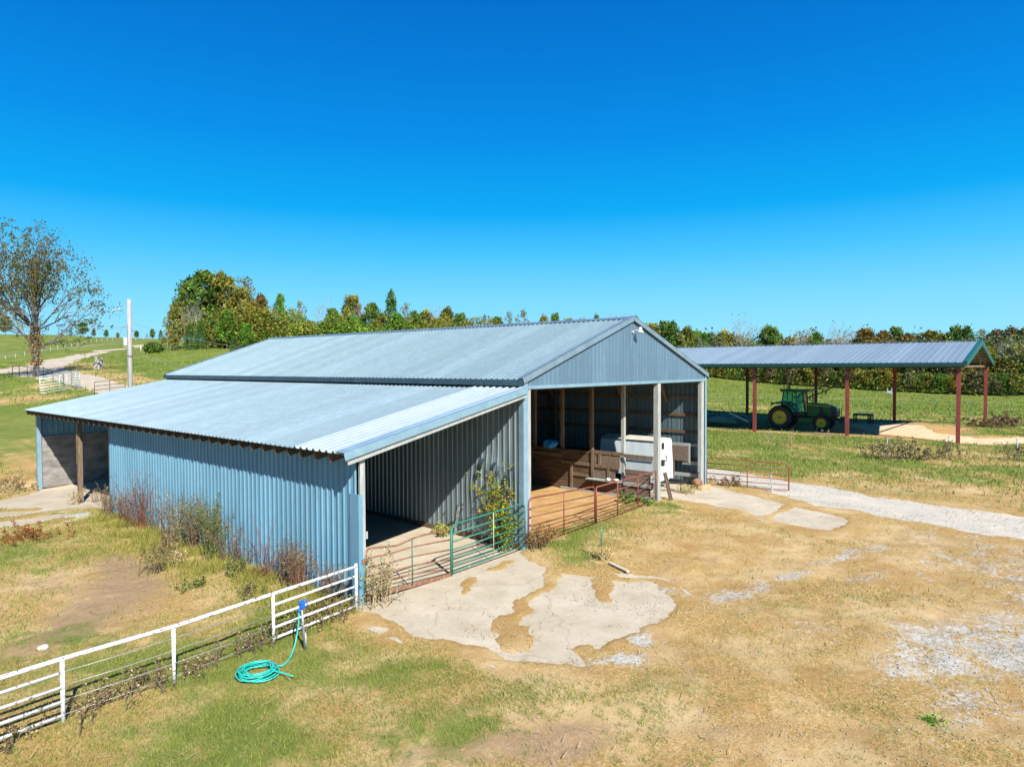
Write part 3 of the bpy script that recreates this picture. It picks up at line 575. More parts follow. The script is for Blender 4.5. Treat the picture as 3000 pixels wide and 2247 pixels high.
# side walls
def dent(u,v):
    d=0
    for (a,b,ra,rb,k) in ((1.25,2.25,.45,.45,.10),(.75,1.95,.3,.5,-.09),(1.9,1.7,.5,.4,.06)):
        d+=k*math.exp(-((u-a)/ra)**2-((v-b)/rb)**2)
    d+= .012*math.sin(u*5.1+v*2.3)*math.exp(-((u-1.3)/1.2)**2-((v-1.9)/.9)**2)
    return d
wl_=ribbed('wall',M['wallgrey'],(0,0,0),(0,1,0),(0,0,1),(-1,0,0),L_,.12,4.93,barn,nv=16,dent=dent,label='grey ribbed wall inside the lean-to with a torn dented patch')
rnd=random.Random(5)
for i,(y,z) in enumerate([(.62,2.28),(.9,2.55),(1.15,2.62),(1.42,2.5),(1.68,2.68),(.75,1.95),(1.9,2.3)]):
    mb=MB(); w=.07+rnd.random()*.05; tilt=rnd.uniform(-.08,.08); pts=[]
    for t in range(5):
        q=t/4; pts.append((-.03-.10*math.sin(q*2.6),y+tilt*q,z-.38*q+ .04*q*q))
    vs=[(x,yy+s_*w*(1-q_*.18),zz) for q_,(x,yy,zz) in enumerate(pts) for s_ in (-1,1)]+[(x+.008,yy+s_*w*(1-q_*.18),zz) for q_,(x,yy,zz) in enumerate(pts) for s_ in (-1,1)]
    fs=[(2*t,2*t+1,2*t+3,2*t+2) for t in range(4)]+[(10+2*t,10+2*t+2,10+2*t+3,10+2*t+1) for t in range(4)]
    mb.add(vs,fs); mb.build('torn_flap',M['trimgrey'] if i%2 else M['darktrim'],wl_)
mb=MB(); mb.box(-.06,-.025,.1,L_-.2,-.02,.2); mb.build('base_board',M['wooddark'],barn)
mb=MB(); mb.beam((-.10,2.9,.05),(-.04,2.75,1.05),.09,.03,(1,0,0)); mb.build('leaning_slat',M['woodgrey'],barn)
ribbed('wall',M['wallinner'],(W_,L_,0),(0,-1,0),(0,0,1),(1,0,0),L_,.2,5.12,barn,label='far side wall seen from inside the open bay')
# girts on the far wall and posts
for z in (4.15,3.36,2.58,1.35):
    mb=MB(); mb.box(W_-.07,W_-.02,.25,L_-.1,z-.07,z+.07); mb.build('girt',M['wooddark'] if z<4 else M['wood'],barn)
for z in (4.0,2.9,1.7):
    mb=MB(); mb.box(.02,.07,.2,L_-.1,z-.07,z+.07); mb.build('girt',M['wooddark'],barn)
mb=MB(); mb.box(W_-.42,W_-.15,.0,.16,.15,4.98); mb.build('post',M['woodgrey'],barn,label='grey-green end post at the far corner of the opening')
mb=MB(); mb.box(.18,.34,.0,.16,.1,4.98); mb.build('post',M['woodgrey'],barn)
for y in (3.9,8.2,12.5,16.8,21):
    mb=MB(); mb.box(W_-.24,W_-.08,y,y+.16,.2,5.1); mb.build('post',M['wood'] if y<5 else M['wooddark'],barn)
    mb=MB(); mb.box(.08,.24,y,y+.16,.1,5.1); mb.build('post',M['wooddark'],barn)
for i in range(9):
    y=1.566*i; mb=MB()
    if i==0: mb.box(8.33,8.55,-.01,.19,.1,4.97)
    else: mb.box(8.36,8.50,y,y+.14,.1,6.6 if i else 5)
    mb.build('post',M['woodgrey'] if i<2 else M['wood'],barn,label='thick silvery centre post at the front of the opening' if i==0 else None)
for y in (1.6,3.95,8.2,12.5):   # knee braces, trusses
    mb=MB(); mb.beam((W_-.16,y+.2,3.9),(W_-.9,y+.2,5.0),.09,.14,(0,1,0)); mb.build('knee_brace',M['wood'],barn)
for y in (.12,2.4,4.8,7.2,9.6,12,14.4,16.8,19.2,21.6,24,25.4):
    mb=MB(); mb.box(.1,W_-.1,y,y+.05,4.98,5.16)
    mb.beam((.1,y+.025,E_-.18),(AX,y+.025,RZ-.22),.05,.15); mb.beam((W_-.1,y+.025,E_-.18),(AX,y+.025,RZ-.22),.05,.15)
    for x in (3.2,AX,9.5): mb.box(x-.05,x+.05,y+.004,y+.046,5.16,RZ-.25-(abs(x-AX)/AX)*(RZ-E_))
    mb.build('truss',M['wooddark'],barn)
# ---- lean-to
LZ0,LZ1,XO=4.93,3.6,-6.53
ll=math.hypot(XO,LZ0-LZ1); ls_=Vector((0-XO,0,LZ0-LZ1)).normalized(); ln=Vector((-ls_.z,0,ls_.x))
lrA=ribbed('lean_to_roof',M['roofold'],(XO,2.02,LZ1),(0,1,0),tuple(ls_),tuple(ln),L_+.15-2.02,0,ll-.03,barn,hh=.04,label='older dull corrugated stretch of the lean-to roof')
lrB=ribbed('lean_to_roof',M['roofnew'],(XO-.02,-.14,LZ1+.01),(0,1,0),tuple(ls_),tuple(ln),2.2,0,ll-.03,barn,sp=.27,hh=.055,label='shiny newer deep-ribbed sheets at the front of the lean-to roof')
a=Vector((XO-.04,-.2,LZ1)); b=Vector((-.04,-.2,LZ0-.02)); mb=MB()
mb.beam(a+Vector((0,.17,.055)),b+Vector((0,.17,.055)),.36,.014); mb.beam(a+Vector((0,-.012,-.04)),b+Vector((0,-.012,-.04)),.014,.17)
mb.build('rake_trim',M['trim'],lrB)
mb=MB(); mb.beam(a+Vector((.12,.06,-.16)),b+Vector((0,.06,-.16)),.045,.16); mb.build('fascia_board',M['woodgrey'],lrB)
y=.55; slope=(LZ0-LZ1)/-XO
while y<L_:
    mb=MB(); mb.beam((XO+.07,y,LZ1-.13),(-.05,y,LZ0-.13),.05,.22); mb.build('rafter',M['wooddark'],lrA); y+=.61
WX=-6.03; wt=3.46
def wz(u): return wt
wall=ribbed('wall',M['wallblue'],(WX,0.02,0),(0,1,0),(0,0,1),(-1,0,0),16.1,lambda u:-.12,lambda u:wt,barn,hh=.034,label='long sunlit blue outer wall of the lean-to')
mb=MB(); mb.box(WX-.055,WX-.025,-.03,.30,-.15,2.62); mb.box(WX-.055,WX+.06,-.05,-.03,-.15,2.62); mb.build('corner_trim',M['wallblue'],barn)
mb=MB(); mb.box(WX+.0,WX+.14,-.045,.1,-.1,wt+.0); mb.build('post',M['woodgrey'],barn,label='pale corner post of the lean-to opening')
for z0,z1 in ((1.55,1.72),(.86,.98)):
    mb=MB(); mb.box(WX+.14,WX+.19,-.06,-.02,z0,z1); mb.build('hinge_block',M['woodgrey'],barn)
mb=MB(); mb.box(WX-.0,WX+.13,16.02,16.16,-.1,wt); mb.build('post',M['wood'],barn)
mb=MB(); mb.box(WX-.08,WX+.09,19.5,19.67,-.2,3.5); mb.build('post',M['wood'],barn,label='lone brown timber post in the far open bay')
mb=MB(); mb.box(WX-.09,WX+.09,L_-.22,L_-.03,-.3,3.5); mb.build('post',M['trim'],barn,label='blue-clad end post of the lean-to')
mb=MB(); mb.box(WX-.02,WX+.03,16.1,L_-.1,3.33,3.5); mb.build('beam',M['wooddark'],barn)
# end wall at the far end: metal above, plywood below
ribbed('wall',M['wallblue'],(WX,L_-.06,0),(1,0,0),(0,0,1),(0,-1,0),6.0,2.28,lambda u:3.45+u*slope,barn,label='short ribbed metal panel above the plywood at the far end')
for i in range(4):
    x0=WX+.1+i*1.49; mb=MB(); mb.box(x0,x0+1.47,L_-.14+(i%2)*.01,L_-.115+(i%2)*.01,-.2,2.3); mb.build('plywood_panel',M['ply'],barn)
# inner cross wall closing the front part of the lean-to from the far bay
for i in range(4):
    x0=WX+.16+i*1.46; mb=MB(); mb.box(x0,x0+1.45,16.25+(i%2)*.01,16.275+(i%2)*.01,0,2.4); mb.build('plywood_panel',M['wooddark'],barn)
# horizontal girts behind the blue wall
for z in (.6,1.6,2.6,3.3):
    mb=MB(); mb.box(WX+.02,WX+.07,.12,16.0,z-.05,z+.05); mb.build('girt',M['wooddark'],barn)

# ---- pen partition along the centre posts
pen=empty('pen_partition',(8.3,3,.2),label='brown timber and flake-board pen partition along the centre posts',cat='partition')
X0=8.25-8.3
def pb(name,mat,y0,y1,z0,z1,dx=0,th=.045,**k):
    mb=MB(); mb.box(X0-th/2+dx,X0+th/2+dx,y0-3,y1-3,z0-.2,z1-.2); return mb.build(name,mat,pen,**k)
pb('rail',M['wood'],1.5,3.1,1.88,2.02); pb('rail',M['wood'],-.02+.2,1.5,1.84,1.98); pb('rail',M['wood'],.2,1.45,1.22,1.36)
pb('rail',M['wood'],1.7,3.1,1.30,1.44,-.03)
pb('flake_board',M['osb'],1.72,3.0,1.40,1.90,.03); pb('flake_board',M['osb'],1.95,3.05,.86,1.34,.03); pb('flake_board',M['osb'],.3,1.45,.3,1.2,.03)
pb('upright',M['wood'],2.62,2.74,1.4,1.9,-.02); pb('upright',M['wood'],2.18,2.29,.86,1.34,-.02); pb('upright',M['wood'],2.96,3.08,.9,2.0,-.05)
mb=MB(); mb.box(X0-.32,X0+.02,1.6-3,3.2-3,.60,.64); mb.build('shelf',M['woodgrey'],pen)
pb('panel',M['wooddark'],1.6,3.1,.25,.8,.03); pb('rail',M['woodgrey'],1.6,3.15,.12,.30,-.03); pb('rail',M['woodgrey'],.2,1.5,.2,.34,-.03); pb('rail',M['woodgrey'],.2,1.5,.7,.84,-.03)
pb('panel',M['board'],3.15,4.7,.22,1.95,.03); pb('rail',M['wood'],3.2,4.65,1.32,1.46,-.03); pb('rail',M['wood'],3.25,4.2,.84,.97,-.03); pb('rail',M['woodgrey'],3.1,4.7,.12,.3,-.04); pb('upright',M['wood'],4.05,4.17,.3,1.4,-.05)
pb('panel',M['board'],4.7,6.26,.22,1.95,.03); pb('panel',M['board'],6.26,9.4,.22,1.95,.03); pb('rail',M['wood'],4.7,9.4,1.6,1.74,-.03)
# feed bunk at the back of the near bay
bk=empty('feed_bunk',(4.2,9.5,.1),label='dark timber feed bunk across the back of the barn bay',cat='feed bunk')
for i,z in enumerate((.35,.75,1.15,1.5)):
    mb=MB(); mb.box(-4,4.0,-.02,.03,z-.15,z+.12); mb.build('plank',M['wooddark'],bk)
for x in (-3.9,-1.3,1.3,3.8):
    mb=MB(); mb.box(x-.06,x+.06,.03,.15,0,1.8); mb.build('post',M['wooddark'],bk)
# blue tarp bundle on top of the partition
def blob(name,mat,c,r,seed,parent=None,n=14,amp=.2,**k):
    rr=random.Random(seed); vs=[];fs=[]; m_=n*2
    for i in range(n+1):
        t=math.pi*i/n
        for j in range(m_):
            p=2*math.pi*j/m_; d=1+amp*(math.sin(3*p+seed)*math.sin(2*t+seed)+.5*math.sin(5*p+2*t+seed*2))*math.sin(t)
            vs.append((c[0]+r[0]*d*math.sin(t)*math.cos(p),c[1]+r[1]*d*math.sin(t)*math.sin(p),c[2]+r[2]*d*math.cos(t)))
    for i in range(n):
        for j in range(m_): fs.append((i*m_+j,(i+1)*m_+j,(i+1)*m_+(j+1)%m_,i*m_+(j+1)%m_))
    mb=MB(); mb.add(vs,fs); return mb.build(name,mat,parent,True,**k)
tag(blob('tarp_bundle',M['tarp'],(8.3,5.35,2.1),(.22,.36,.2),3,amp=.25),'bright blue tarp bundle lying on top of the pen partition','tarp')

# ---- boards on the far right wall
rb=empty('board_panel_stack',(12.5,1,.2),label='grey boards and flake-board sheets fixed low across the corner of the right bay',cat='board panel')
def wb(name,mat,y0,y1,z0,z1,dx=0):
    mb=MB(); mb.box(dx-.02,dx+.02,y0-1,y1-1,z0-.2,z1-.2); return mb.build(name,mat,rb)
wb('rail',M['woodgrey'],.2,1.95,1.95,2.09); wb('rail',M['woodgrey'],.2,1.0,1.12,1.28); wb('rail',M['woodgrey'],.2,1.4,.58,.74)
wb('flake_board',M['osb'],.72,1.95,1.28,1.95,-.05); wb('flake_board',M['osb'],1.38,2.0,.45,1.26,-.05); wb('upright',M['woodgrey'],.62,.7,1.2,2.0,-.03)

# ---- small white trailer in the right bay
tr=empty('stock_trailer',(10.62,2.0,.2),label='small white box trailer parked in the right bay behind the centre post',cat='trailer')
prof=[(-.88,.42),(.86,.42),(.80,1.3),(.70,2.16),(0,2.26),(-.72,2.16),(-.86,1.3)]
def trprism(name,mat,pf,y0,y1,y0t=None):
    mb=MB(); n=len(pf); vs=[(p[0],y0,p[1]) for p in pf]+[(p[0],y1,p[1]) for p in pf]
    mb.add(vs,[tuple(range(n)),tuple(range(n,2*n))[::-1]]+[(i,n+i,n+(i+1)%n,(i+1)%n) for i in range(n)]); return mb.build(name,mat,tr,bevel=.015)
trprism('body',M['paleblue'],prof,-1.0,1.7)
fr=[(p[0]*1.01,p[1]*1.0) for p in prof]; trprism('front_panel',M['white'],fr,-1.06,-1.002)
mb=MB(); mb.add([(-.78,-1.05,2.19),(.76,-1.05,2.19),(.0,-1.05,2.30),(-.78,1.75,2.19),(.76,1.75,2.19),(0,1.75,2.30)],[(0,2,5,3),(2,1,4,5),(0,1,2),(3,5,4),(0,3,4,1)]); mb.build('roof',simple('tan_trailer_roof',(.55,.52,.45),(.66,.62,.54),3),tr)
mb=MB(); mb.box(-.90,-.885,-1.0,1.7,1.30,1.42); mb.build('trim_band',M['steel'],tr)
for x in (-.95,.95):
    mb=MB(); mb.lathe([(.01,-.09),(.20,-.09),(.31,-.08),(.34,-.03),(.34,.05),(.31,.09),(.2,.09),(.01,.09)],(x*.93,.6,.34),'x',24); mb.build('wheel',M['rubber'],tr,True)
mb=MB(); mb.beam((-.6,-1.0,.42),(0,-2.0,.42),.07,.09); mb.beam((.6,-1.0,.42),(0,-2.0,.42),.07,.09); mb.tube([(0,-1.85,.0),(0,-1.85,.72)],.03); mb.build('tongue',M['black'],tr)
# rusty winch, wood block, leaning ladder, small debris in right bay
t=empty('old_pump',(12.0,-.05+.1,.2),label='rusty red motor pump on the ground in front of the white trailer',cat='pump')
mb=MB(); mb.lathe([(.02,-.22),(.17,-.2),(.19,-.1),(.19,.12),(.14,.2),(.02,.22)],(0,0,.25),'x',20); mb.build('motor',M['rust'],t,True)
mb=MB(); mb.box(-.26,.26,-.16,.16,.0,.07); mb.build('base',M['black'],t)
mb=MB(); mb.tube([(.05,0,.4),(.05,0,.62),(.2,0,.66)],.025); mb.build('outlet_pipe',M['black'],t)
tag(MB().box(11.6,12.5,-.35,-.15,.2,.36).build('timber_block',simple('yellow_timber',(.42,.29,.12),(.6,.45,.22),4,(1,8,8),.8),bevel=.01),'short yellow sawn timber lying before the rusty pump','timber')
t=empty('pallet_frame',(8.68,-.12,.15),label='narrow wooden frame leaning against the thick centre post',cat='pallet')
for x in (0,.32):
    mb=MB(); mb.beam((x*.5+.02,-.25,.0),(x*.5+.02,.05,1.15),.04,.07); mb.build('side_rail',M['wood'],t)
for i in range(5):
    q=.12+i*.2; mb=MB(); mb.beam((.0,-.25+.3*q,1.15*q),(.2,-.25+.3*q,1.15*q),.05,.03); mb.build('slat',M['wood'],t)
for i,(x,y,z,c) in enumerate([(8.0,2.1,.845,'white'),(8.02,1.85,.845,'red'),(8.05,1.74,.845,'white')]):
    o=blob('rag',M['white'] if c=='white' else M['rust'],(x,y,z+.05),(.09,.1,.06),i+1,n=8); tag(o,['white rag on the pen shelf, far one of the two white rags','faded rust-red rag between two white rags on the pen shelf','white rag at the near end of the pen shelf'][i],'rag')
t=empty('latch_hardware',(8.6,-.06,2.0),label='black steel latch hooks bolted on the thick silvery centre post',cat='latch')
mb=MB(); mb.box(-.02,.10,-.03,.03,.25,.5); mb.build('plate',M['black'],t)
mb=MB(); mb.box(-.04,.12,-.04,.04,-.42,-.18); mb.build('plate',M['black'],t)
mb=MB(); mb.tube([(.1,-.03,-.26),(.26,-.05,-.2),(.27,-.05,-.05),(.16,-.05,-.03)],.02,6); mb.build('hook',M['black'],t)

# ---- yard light on the gable
t=empty('yard_light',(AX+.05,-.06,6.86),label='grey dusk-to-dawn yard light under the gable peak',cat='light')
mb=MB(); mb.box(-.22,-.08,-.02,.08,-.06,.08); mb.tube([(-.12,0,.03),(-.1,-.18,.1),(.02,-.38,.1)],.025); mb.build('bracket',M['lampgrey'],t)
mb=MB(); mb.lathe([(.02,.26),(.10,.25),(.12,.10),(.13,.06),(.22,-.06),(.23,-.12),(.20,-.12),(.02,-.10)],(.08,-.42,.05),'z',20); mb.build('shade',M['lampgrey'],t,True)
mb=MB(); mb.lathe([(.09,-.1),(.08,-.18),(.02,-.2)],(.08,-.42,.05),'z',16); mb.build('lens',M['white'],t,True); t.scale=(.55,.55,.55)
# ================================================================ GATES AND FENCES
def rc(a,b,c,r,n=5):
    """points rounding corner b"""
    a,b,c=Vector(a),Vector(b),Vector(c); p=b+(a-b).normalized()*r; q=b+(c-b).normalized()*r
    return [tuple((1-t)**2*p+2*t*(1-t)*b+t*t*q) for t in [i/n for i in range(n+1)]]
def pipe(name,mat,pts,r,parent,n=8,**k):
    mb=MB(); mb.tube(pts,r,n); return mb.build(name,mat,parent,True,**k)
# green gate: local x along, z up
g=empty('tube_gate',(-3.06,-.03,0),label='green seven-bar tube gate between the rusty bent gate and the barn corner',cat='gate')
TL,TR,BL,BR=(0,0,1.36),(3.05,0,1.46),(0,0,.06),(3.05,0,.16)
pipe('frame',M['green'],[BL]+rc(BL,TL,TR,.2)+rc(TL,TR,BR,.2)+[BR],.027,g)
for zl,zr in ((1.12,1.20),(.90,.98),(.68,.76),(.45,.55),(.26,.36),(.08,.18)): pipe('rail',M['green'],[(0,0,zl),(3.05,0,zr)],.022,g)
pipe('brace',simple('yellow_green_brace',(.40,.45,.30),(.5,.52,.34),4),[(1.62,-.03,1.41),(1.62,-.03,.12)],.013,g)
pipe('latch_post',M['green'],[(-.035,0,-.05),(-.035,0,1.32)],.03,g,label='flaking pale end post of the green gate')
# rusty bent gate
g=empty('tube_gate',(-5.88,-.03,0),label='brown rusty tube gate with a buckled top rail beside the blue wall corner',cat='gate')
TLp=(.02,0,1.30)
def top(x): return 1.29-.10*math.sin(min(x,1.1)/1.1*math.pi*.5)**2*(1 if x<1.1 else 1)+(.10*min(1,(x-.95)/.6) if x>.95 else 0)-(.08*max(0,(x-2.0)/.8))
pts=[(0,0,.13),(-.02,0,.9),(0,0,1.2),(.08,0,1.30)]+[(x,.02*math.sin(x*3),top(x)) for x in (.3,.5,.7,.85,.95,1.1,1.3,1.5,1.8,2.1,2.4,2.8)]
pipe('frame',M['rust'],pts,.024,g)
for zl,zr in ((1.08,.97),(.86,.70),(.65,.44),(.46,.2)):
    pipe('rail',M['rust'],[(0,0,zl),(.7,0,zl-.03*.7-.02),(1.4,.0,(zl+zr)/2+.035),(2.1,0,(zl*.25+zr*.75)+.02),(2.8,0,zr)],.021,g)
mb=MB(); mb.beam((0,0,.14),(2.8,0,.03),.03,.09); mb.build('bottom_rail',M['rust'],g)
pipe('brace',M['green'],[(1.40,-.03,1.26),(1.40,-.03,.1)],.016,g)
pipe('hinge_post',M['green'],[(-.06,0,-.1),(-.06,0,1.1)],.035,g,label='flaking green hinge post')
mb=MB(); mb.box(-.14,.05,-.04,.04,.98,1.08); mb.build('hinge',M['rust'],g)
# red gates
def redgate(loc,rz,label,L,zt,zb,rails,ups,roundL=True,roundR=True):
    g=empty('tube_gate',loc,rz,label=label,cat='gate',group='faded red tube gates')
    T0,T1,B0,B1=(0,0,zt[0]),(L,0,zt[1]),(0,0,zb[0]),(L,0,zb[1])
    p=[B0]+(rc(B0,T0,T1,.22) if roundL else [T0])+(rc(T0,T1,B1,.18 if roundR else .04))+[B1]
    pipe('frame',M['red'],p,.027,g)
    for a,b in rails: pipe('rail',M['red'],[(0,0,a),(L,0,b)],.019,g)
    for u in ups:
        q=u/L; pipe('upright',M['red'],[(u,-.03,zt[0]*(1-q)+zt[1]*q),(u,-.03,zb[0]*(1-q)+zb[1]*q)],.02,g)
    return g
redgate((.15,-.05,.02),0,'faded red tube gate nearest the barn corner, left of the pair',3.62,(1.55,1.42),(.20,.14),[(1.24,1.12),(.98,.85),(.74,.60),(.48,.37),(.2,.14)],[1.78])
redgate((3.86,-.05,.02),0,'faded red tube gate running up to the thick centre post, right of the pair',4.24,(1.38,1.42),(.16,.28),[(1.08,1.13),(.84,.86),(.6,.6),(.38,.42),(.16,.28)],[1.34,2.8],False,False)
ga=math.atan2(-3.3,1.0)
redgate((13.1,.12,.16),ga,'rusty red tube gate standing open by the gravel road at the far barn corner',3.45,(1.27,1.16),(.06,.02),[(1.03,.93),(.8,.7),(.56,.47),(.3,.25),(.06,.02)],[1.75])
t=empty('gate_prop',(13.85,-2.55,.1),label='grey wooden prop leaning behind the open red gate',cat='prop')
mb=MB(); mb.beam((0,0,0),(.1,.1,.8),.1,.04); mb.build('board',M['woodgrey'],t)
# prop block leaning near red gate right end
# white pipe fence
f=empty('pipe_fence',(-12.22,-.69,0),label='white pipe fence with flaking paint and wire runs in the near left corner',cat='fence')
PX=[(-14.1,-.80),(-12.22,-.69),(-10.53,-.69),(-8.5,-.47),(-6.35,-.29)]
PL=[(x+12.22,y+.69) for x,y in PX]
for i,(x,y) in enumerate(PL):
    h=1.03 if i<4 else 1.12
    pipe('post',M['whitepipe'],[(x,y,-.1),(x,y,h)],.033,f,10)
top_=[(x,y,1.03+(.0 if i<4 else .02)) for i,(x,y) in enumerate(PL)]; top_=[(PL[0][0]-3,PL[0][1]-.16,1.0)]+top_
pipe('top_rail',M['whitepipe'],top_,.036,f,10)
for z in (.80,.57,.34,.12):
    a,b=PL[3],PL[4]; pipe('rail',M['whitepipe'],[(a[0],a[1],z),(b[0],b[1],z+.03)],.027,f)
    a,b=PL[0],PL[1]; pipe('rail',M['whitepipe'],[(a[0]-3,a[1]-.16,z),(a[0],a[1],z),(b[0],b[1],z+.01)],.027,f)
for z in (.82,.60,.37,.14):
    a,b,c_=PL[1],PL[2],PL[3]; pipe('wire',M['wire'],[(a[0],a[1],z),((a[0]+b[0])/2,(a[1]+b[1])/2,z-.01),(b[0],b[1],z),((c_[0]+b[0])/2,(c_[1]+b[1])/2,z-.015),(c_[0],c_[1],z)],.008,f,5)
pipe('stub',M['whitepipe'],[(4.05-.02,-.45+.02,0),(4.03,-.42,.32)],.028,f)
# hydrant
t=empty('yard_hydrant',(-8.24,-1.2,0),label='steel water hydrant pipe with a blue head in front of the white fence',cat='hydrant')
pipe('standpipe',M['steel'],[(0,0,-.05),(-.05,.02,.86)],.024,t,10)
mb=MB(); mb.box(-.09,.0,-.03,.06,.84,.98); mb.box(-.12,-.02,-.02,.04,.94,1.0); mb.build('head',M['bluepaint'],t,bevel=.012)
pipe('handle',M['bluepaint'],[(-.05,.02,.98),(.02,0,1.02),(.05,-.01,.92),(.03,-.02,.86)],.013,t,6)
pipe('spout',M['bluepaint'],[(-.09,0,.9),(-.14,-.03,.87),(-.16,-.05,.80)],.02,t,8)
# hose
hx,hy=-9.45,-1.5; pts=[(-8.40,-1.25,.80),(-8.42,-1.27,.62),(-8.50,-1.33,.40),(-8.62,-1.41,.2),(-8.78,-1.5,.07),(-8.95,-1.56,.04)]
rr=random.Random(3); a0=0.15
for k in range(7*18):
    a=a0-2*math.pi*k/18; R_=.33+.035*math.sin(k*.31)+.02*math.sin(k*.9)-.008*(k/18); ox=.04*math.sin(k/18*1.9); oy=.05*math.cos(k/18*2.3)
    pts.append((hx+.06+ox+R_*math.cos(a),hy+oy+R_*math.sin(a),.035+.016*(k/18)+.01*math.sin(k*.7)))
pts+=[(-9.25,-1.72,.12),(-9.12,-1.95,.07),(-9.06,-2.12,.05)]
def smooth(pts,n=3):
    out=[]; P_=[Vector(p) for p in pts]
    for i in range(len(P_)-1):
        p0=P_[max(i-1,0)];p1=P_[i];p2=P_[i+1];p3=P_[min(i+2,len(P_)-1)]
        for j in range(n):
            t=j/n; out.append(.5*((2*p1)+(-p0+p2)*t+(2*p0-5*p1+4*p2-p3)*t*t+(-p0+3*p1-3*p2+p3)*t**3))
    return out+[P_[-1]]
h=pipe('garden_hose',M['hose'],smooth(pts,2),.0135,None,8); tag(h,'turquoise garden hose coiled on the grass and hooked to the hydrant','hose')
# T-post with grass clump, plank
t=pipe('steel_stake',M['green'],[(.72,-2.3,0),(.62,-2.38,1.0)],.022,None,6); tag(t,'lone leaning green steel stake in the dry yard grass','stake')
tag(MB().beam((.45,-2.75,.06),(.12,-3.55,.05),.10,.04).build('plank',simple('pale_plank',(.55,.48,.36),(.68,.6,.48),4)),'short pale plank lying beside the leaning steel stake','plank')
tag(blob('rock',simple('pale_rock',(.55,.52,.48),(.68,.65,.6),6),(-11.59,2.85,.03),(.10,.08,.06),2,amp=.15),'pale grey rock on the bare soil left of the white fence','rock')
# distant: galvanised panel gate by the oak
def wgate(name,A,B_,h,label,mat,nr_=5,ups=(.5,),r=.03,cat='gate',group=None,rails=None):
    A=Vector(A);B_=Vector(B_); g=empty(name,A,label=label,cat=cat,group=group); d=B_-A
    pipe('frame',mat,[(0,0,.1),(0,0,h),tuple(d+Vector((0,0,h))),tuple(d+Vector((0,0,.1)))],r,g,6)
    for i in range(nr_):
        z=.15+(h-.15)*i/nr_; pipe('rail',mat,[(0,0,z),tuple(d+Vector((0,0,z)))],r*.75,g,6)
    for u in ups: pipe('upright',mat,[tuple(d*u+Vector((0,0,.1))),tuple(d*u+Vector((0,0,h)))],r*.75,g,6)
    return g
wgate('livestock_panel',(3.3,62.6,tz(3.3,62.6)),(7.3,64.9,tz(7.3,64.9)),1.75,'pale galvanised livestock panel gate standing before the oak trunk',M['galv'],6,(.48,.66),.045)
wgate('livestock_panel',(7.3,64.9,tz(7.3,64.9)),(7.5,68.2,tz(7.5,68.2)),1.7,'short galvanised panel turning back toward the road behind the first panel',M['galv'],5,(.5,),.045)
wgate('farm_gate',(5.6,55.2,tz(5.6,55.2)),(7.6,53.6,tz(7.6,53.6)),1.25,'small dark pipe gate by the dirt road left of the utility pole',M['black'],3,(.5,),.035)
def postfence(name,pts,h,r,mat,label,wires=2,wr=.014,wmat=None,top=None):
    x0,y0=pts[0]; z0=tz(x0,y0); f=empty(name,(x0,y0,z0),label=label,cat='fence')
    P_=[(x-x0,y-y0,tz(x,y)-z0) for x,y in pts]
    for x,y,z in P_: pipe('post',mat,[(x,y,z-.1),(x,y,z+h)],r,f,6)
    for k in range(wires):
        q=h*(.95-.3*k); pipe('wire' if not top else 'rail',wmat or M['wire'],[(x,y,z+q) for x,y,z in P_],wr if not (top and k==0) else top,f,5)
    return f
postfence('pipe_fence',[(10.3,104),(9.9,98.7),(9.5,93.1),(9.0,87.5),(8.5,82),(7.9,76),(7.4,70.5)],1.25,.045,M['black'],'dark pipe fence running past the oak trunk along the road',2,.02,M['black'],.04)
M['palepost']=simple('pale_fence_post',(.5,.47,.38),(.62,.58,.48),4)
postfence('wire_fence',[(19,169),(23.93,171.49),(25.96,172.22),(27.91,173.04),(29.84,173.88),(31.74,174.75),(33.67,175.59),(35.71,177.84),(37.91,179.89),(39.97,182.13),(42,184.38),(44.54,187.58),(47,190.9),(49.4,194.3),(51.8,197.6),(54.2,200.9),(56.7,204.2),(60,205),(62.7,203.3),(66.2,207),(69.8,210.5)],1.2,.045,M['palepost'],'pale post and wire fence climbing the hill above the dirt road',3,.02)
postfence('wire_fence',[(43,146),(47,144.8),(48.2,143.4)],1.4,.12,M['palepost'],'weathered wooden brace posts at the end of the road by the big trees',1,.05)
# field T-post line behind hay shed
postfence('wire_fence',[(66,27),(69.5,22.7),(73,17.5),(76,12.2),(78.2,8.5),(80.4,4.8),(82.2,1.4),(83.6,-2.2),(85,-6)],1.4,.026,M['green'],'thin steel stakes and single wire crossing the field behind the hay shed',1,.008)
for (x,y,l) in [(33.0,-9.9,'steel stake at the right edge beside a dark shrub'),(29.4,-3.9,'short steel stake among weeds in front of the hay shed'),(32.5,-6.6,'grey steel stake on the weedy bank before the last shed post')]:
    z=tz(x,y); o=pipe('steel_stake',M['steel'],[(x,y,z-.1),(x,y+.02,z+1.25)],.03,None,6); tag(o,l,'stake')
t=empty('field_stand',(139.4,17.3,tz(139.4,17.3)),label='small white stand at the foot of the wood behind the hay shed',cat='stand')
for x in (0,.75):
    mb=MB(); mb.box(-.06,.06,x,x+.1,0,1.2); mb.build('post',M['white'],t)
mb=MB(); mb.box(-.10,-.06,0.0,.85,.25,.7); mb.build('board',M['paleblue'],t)
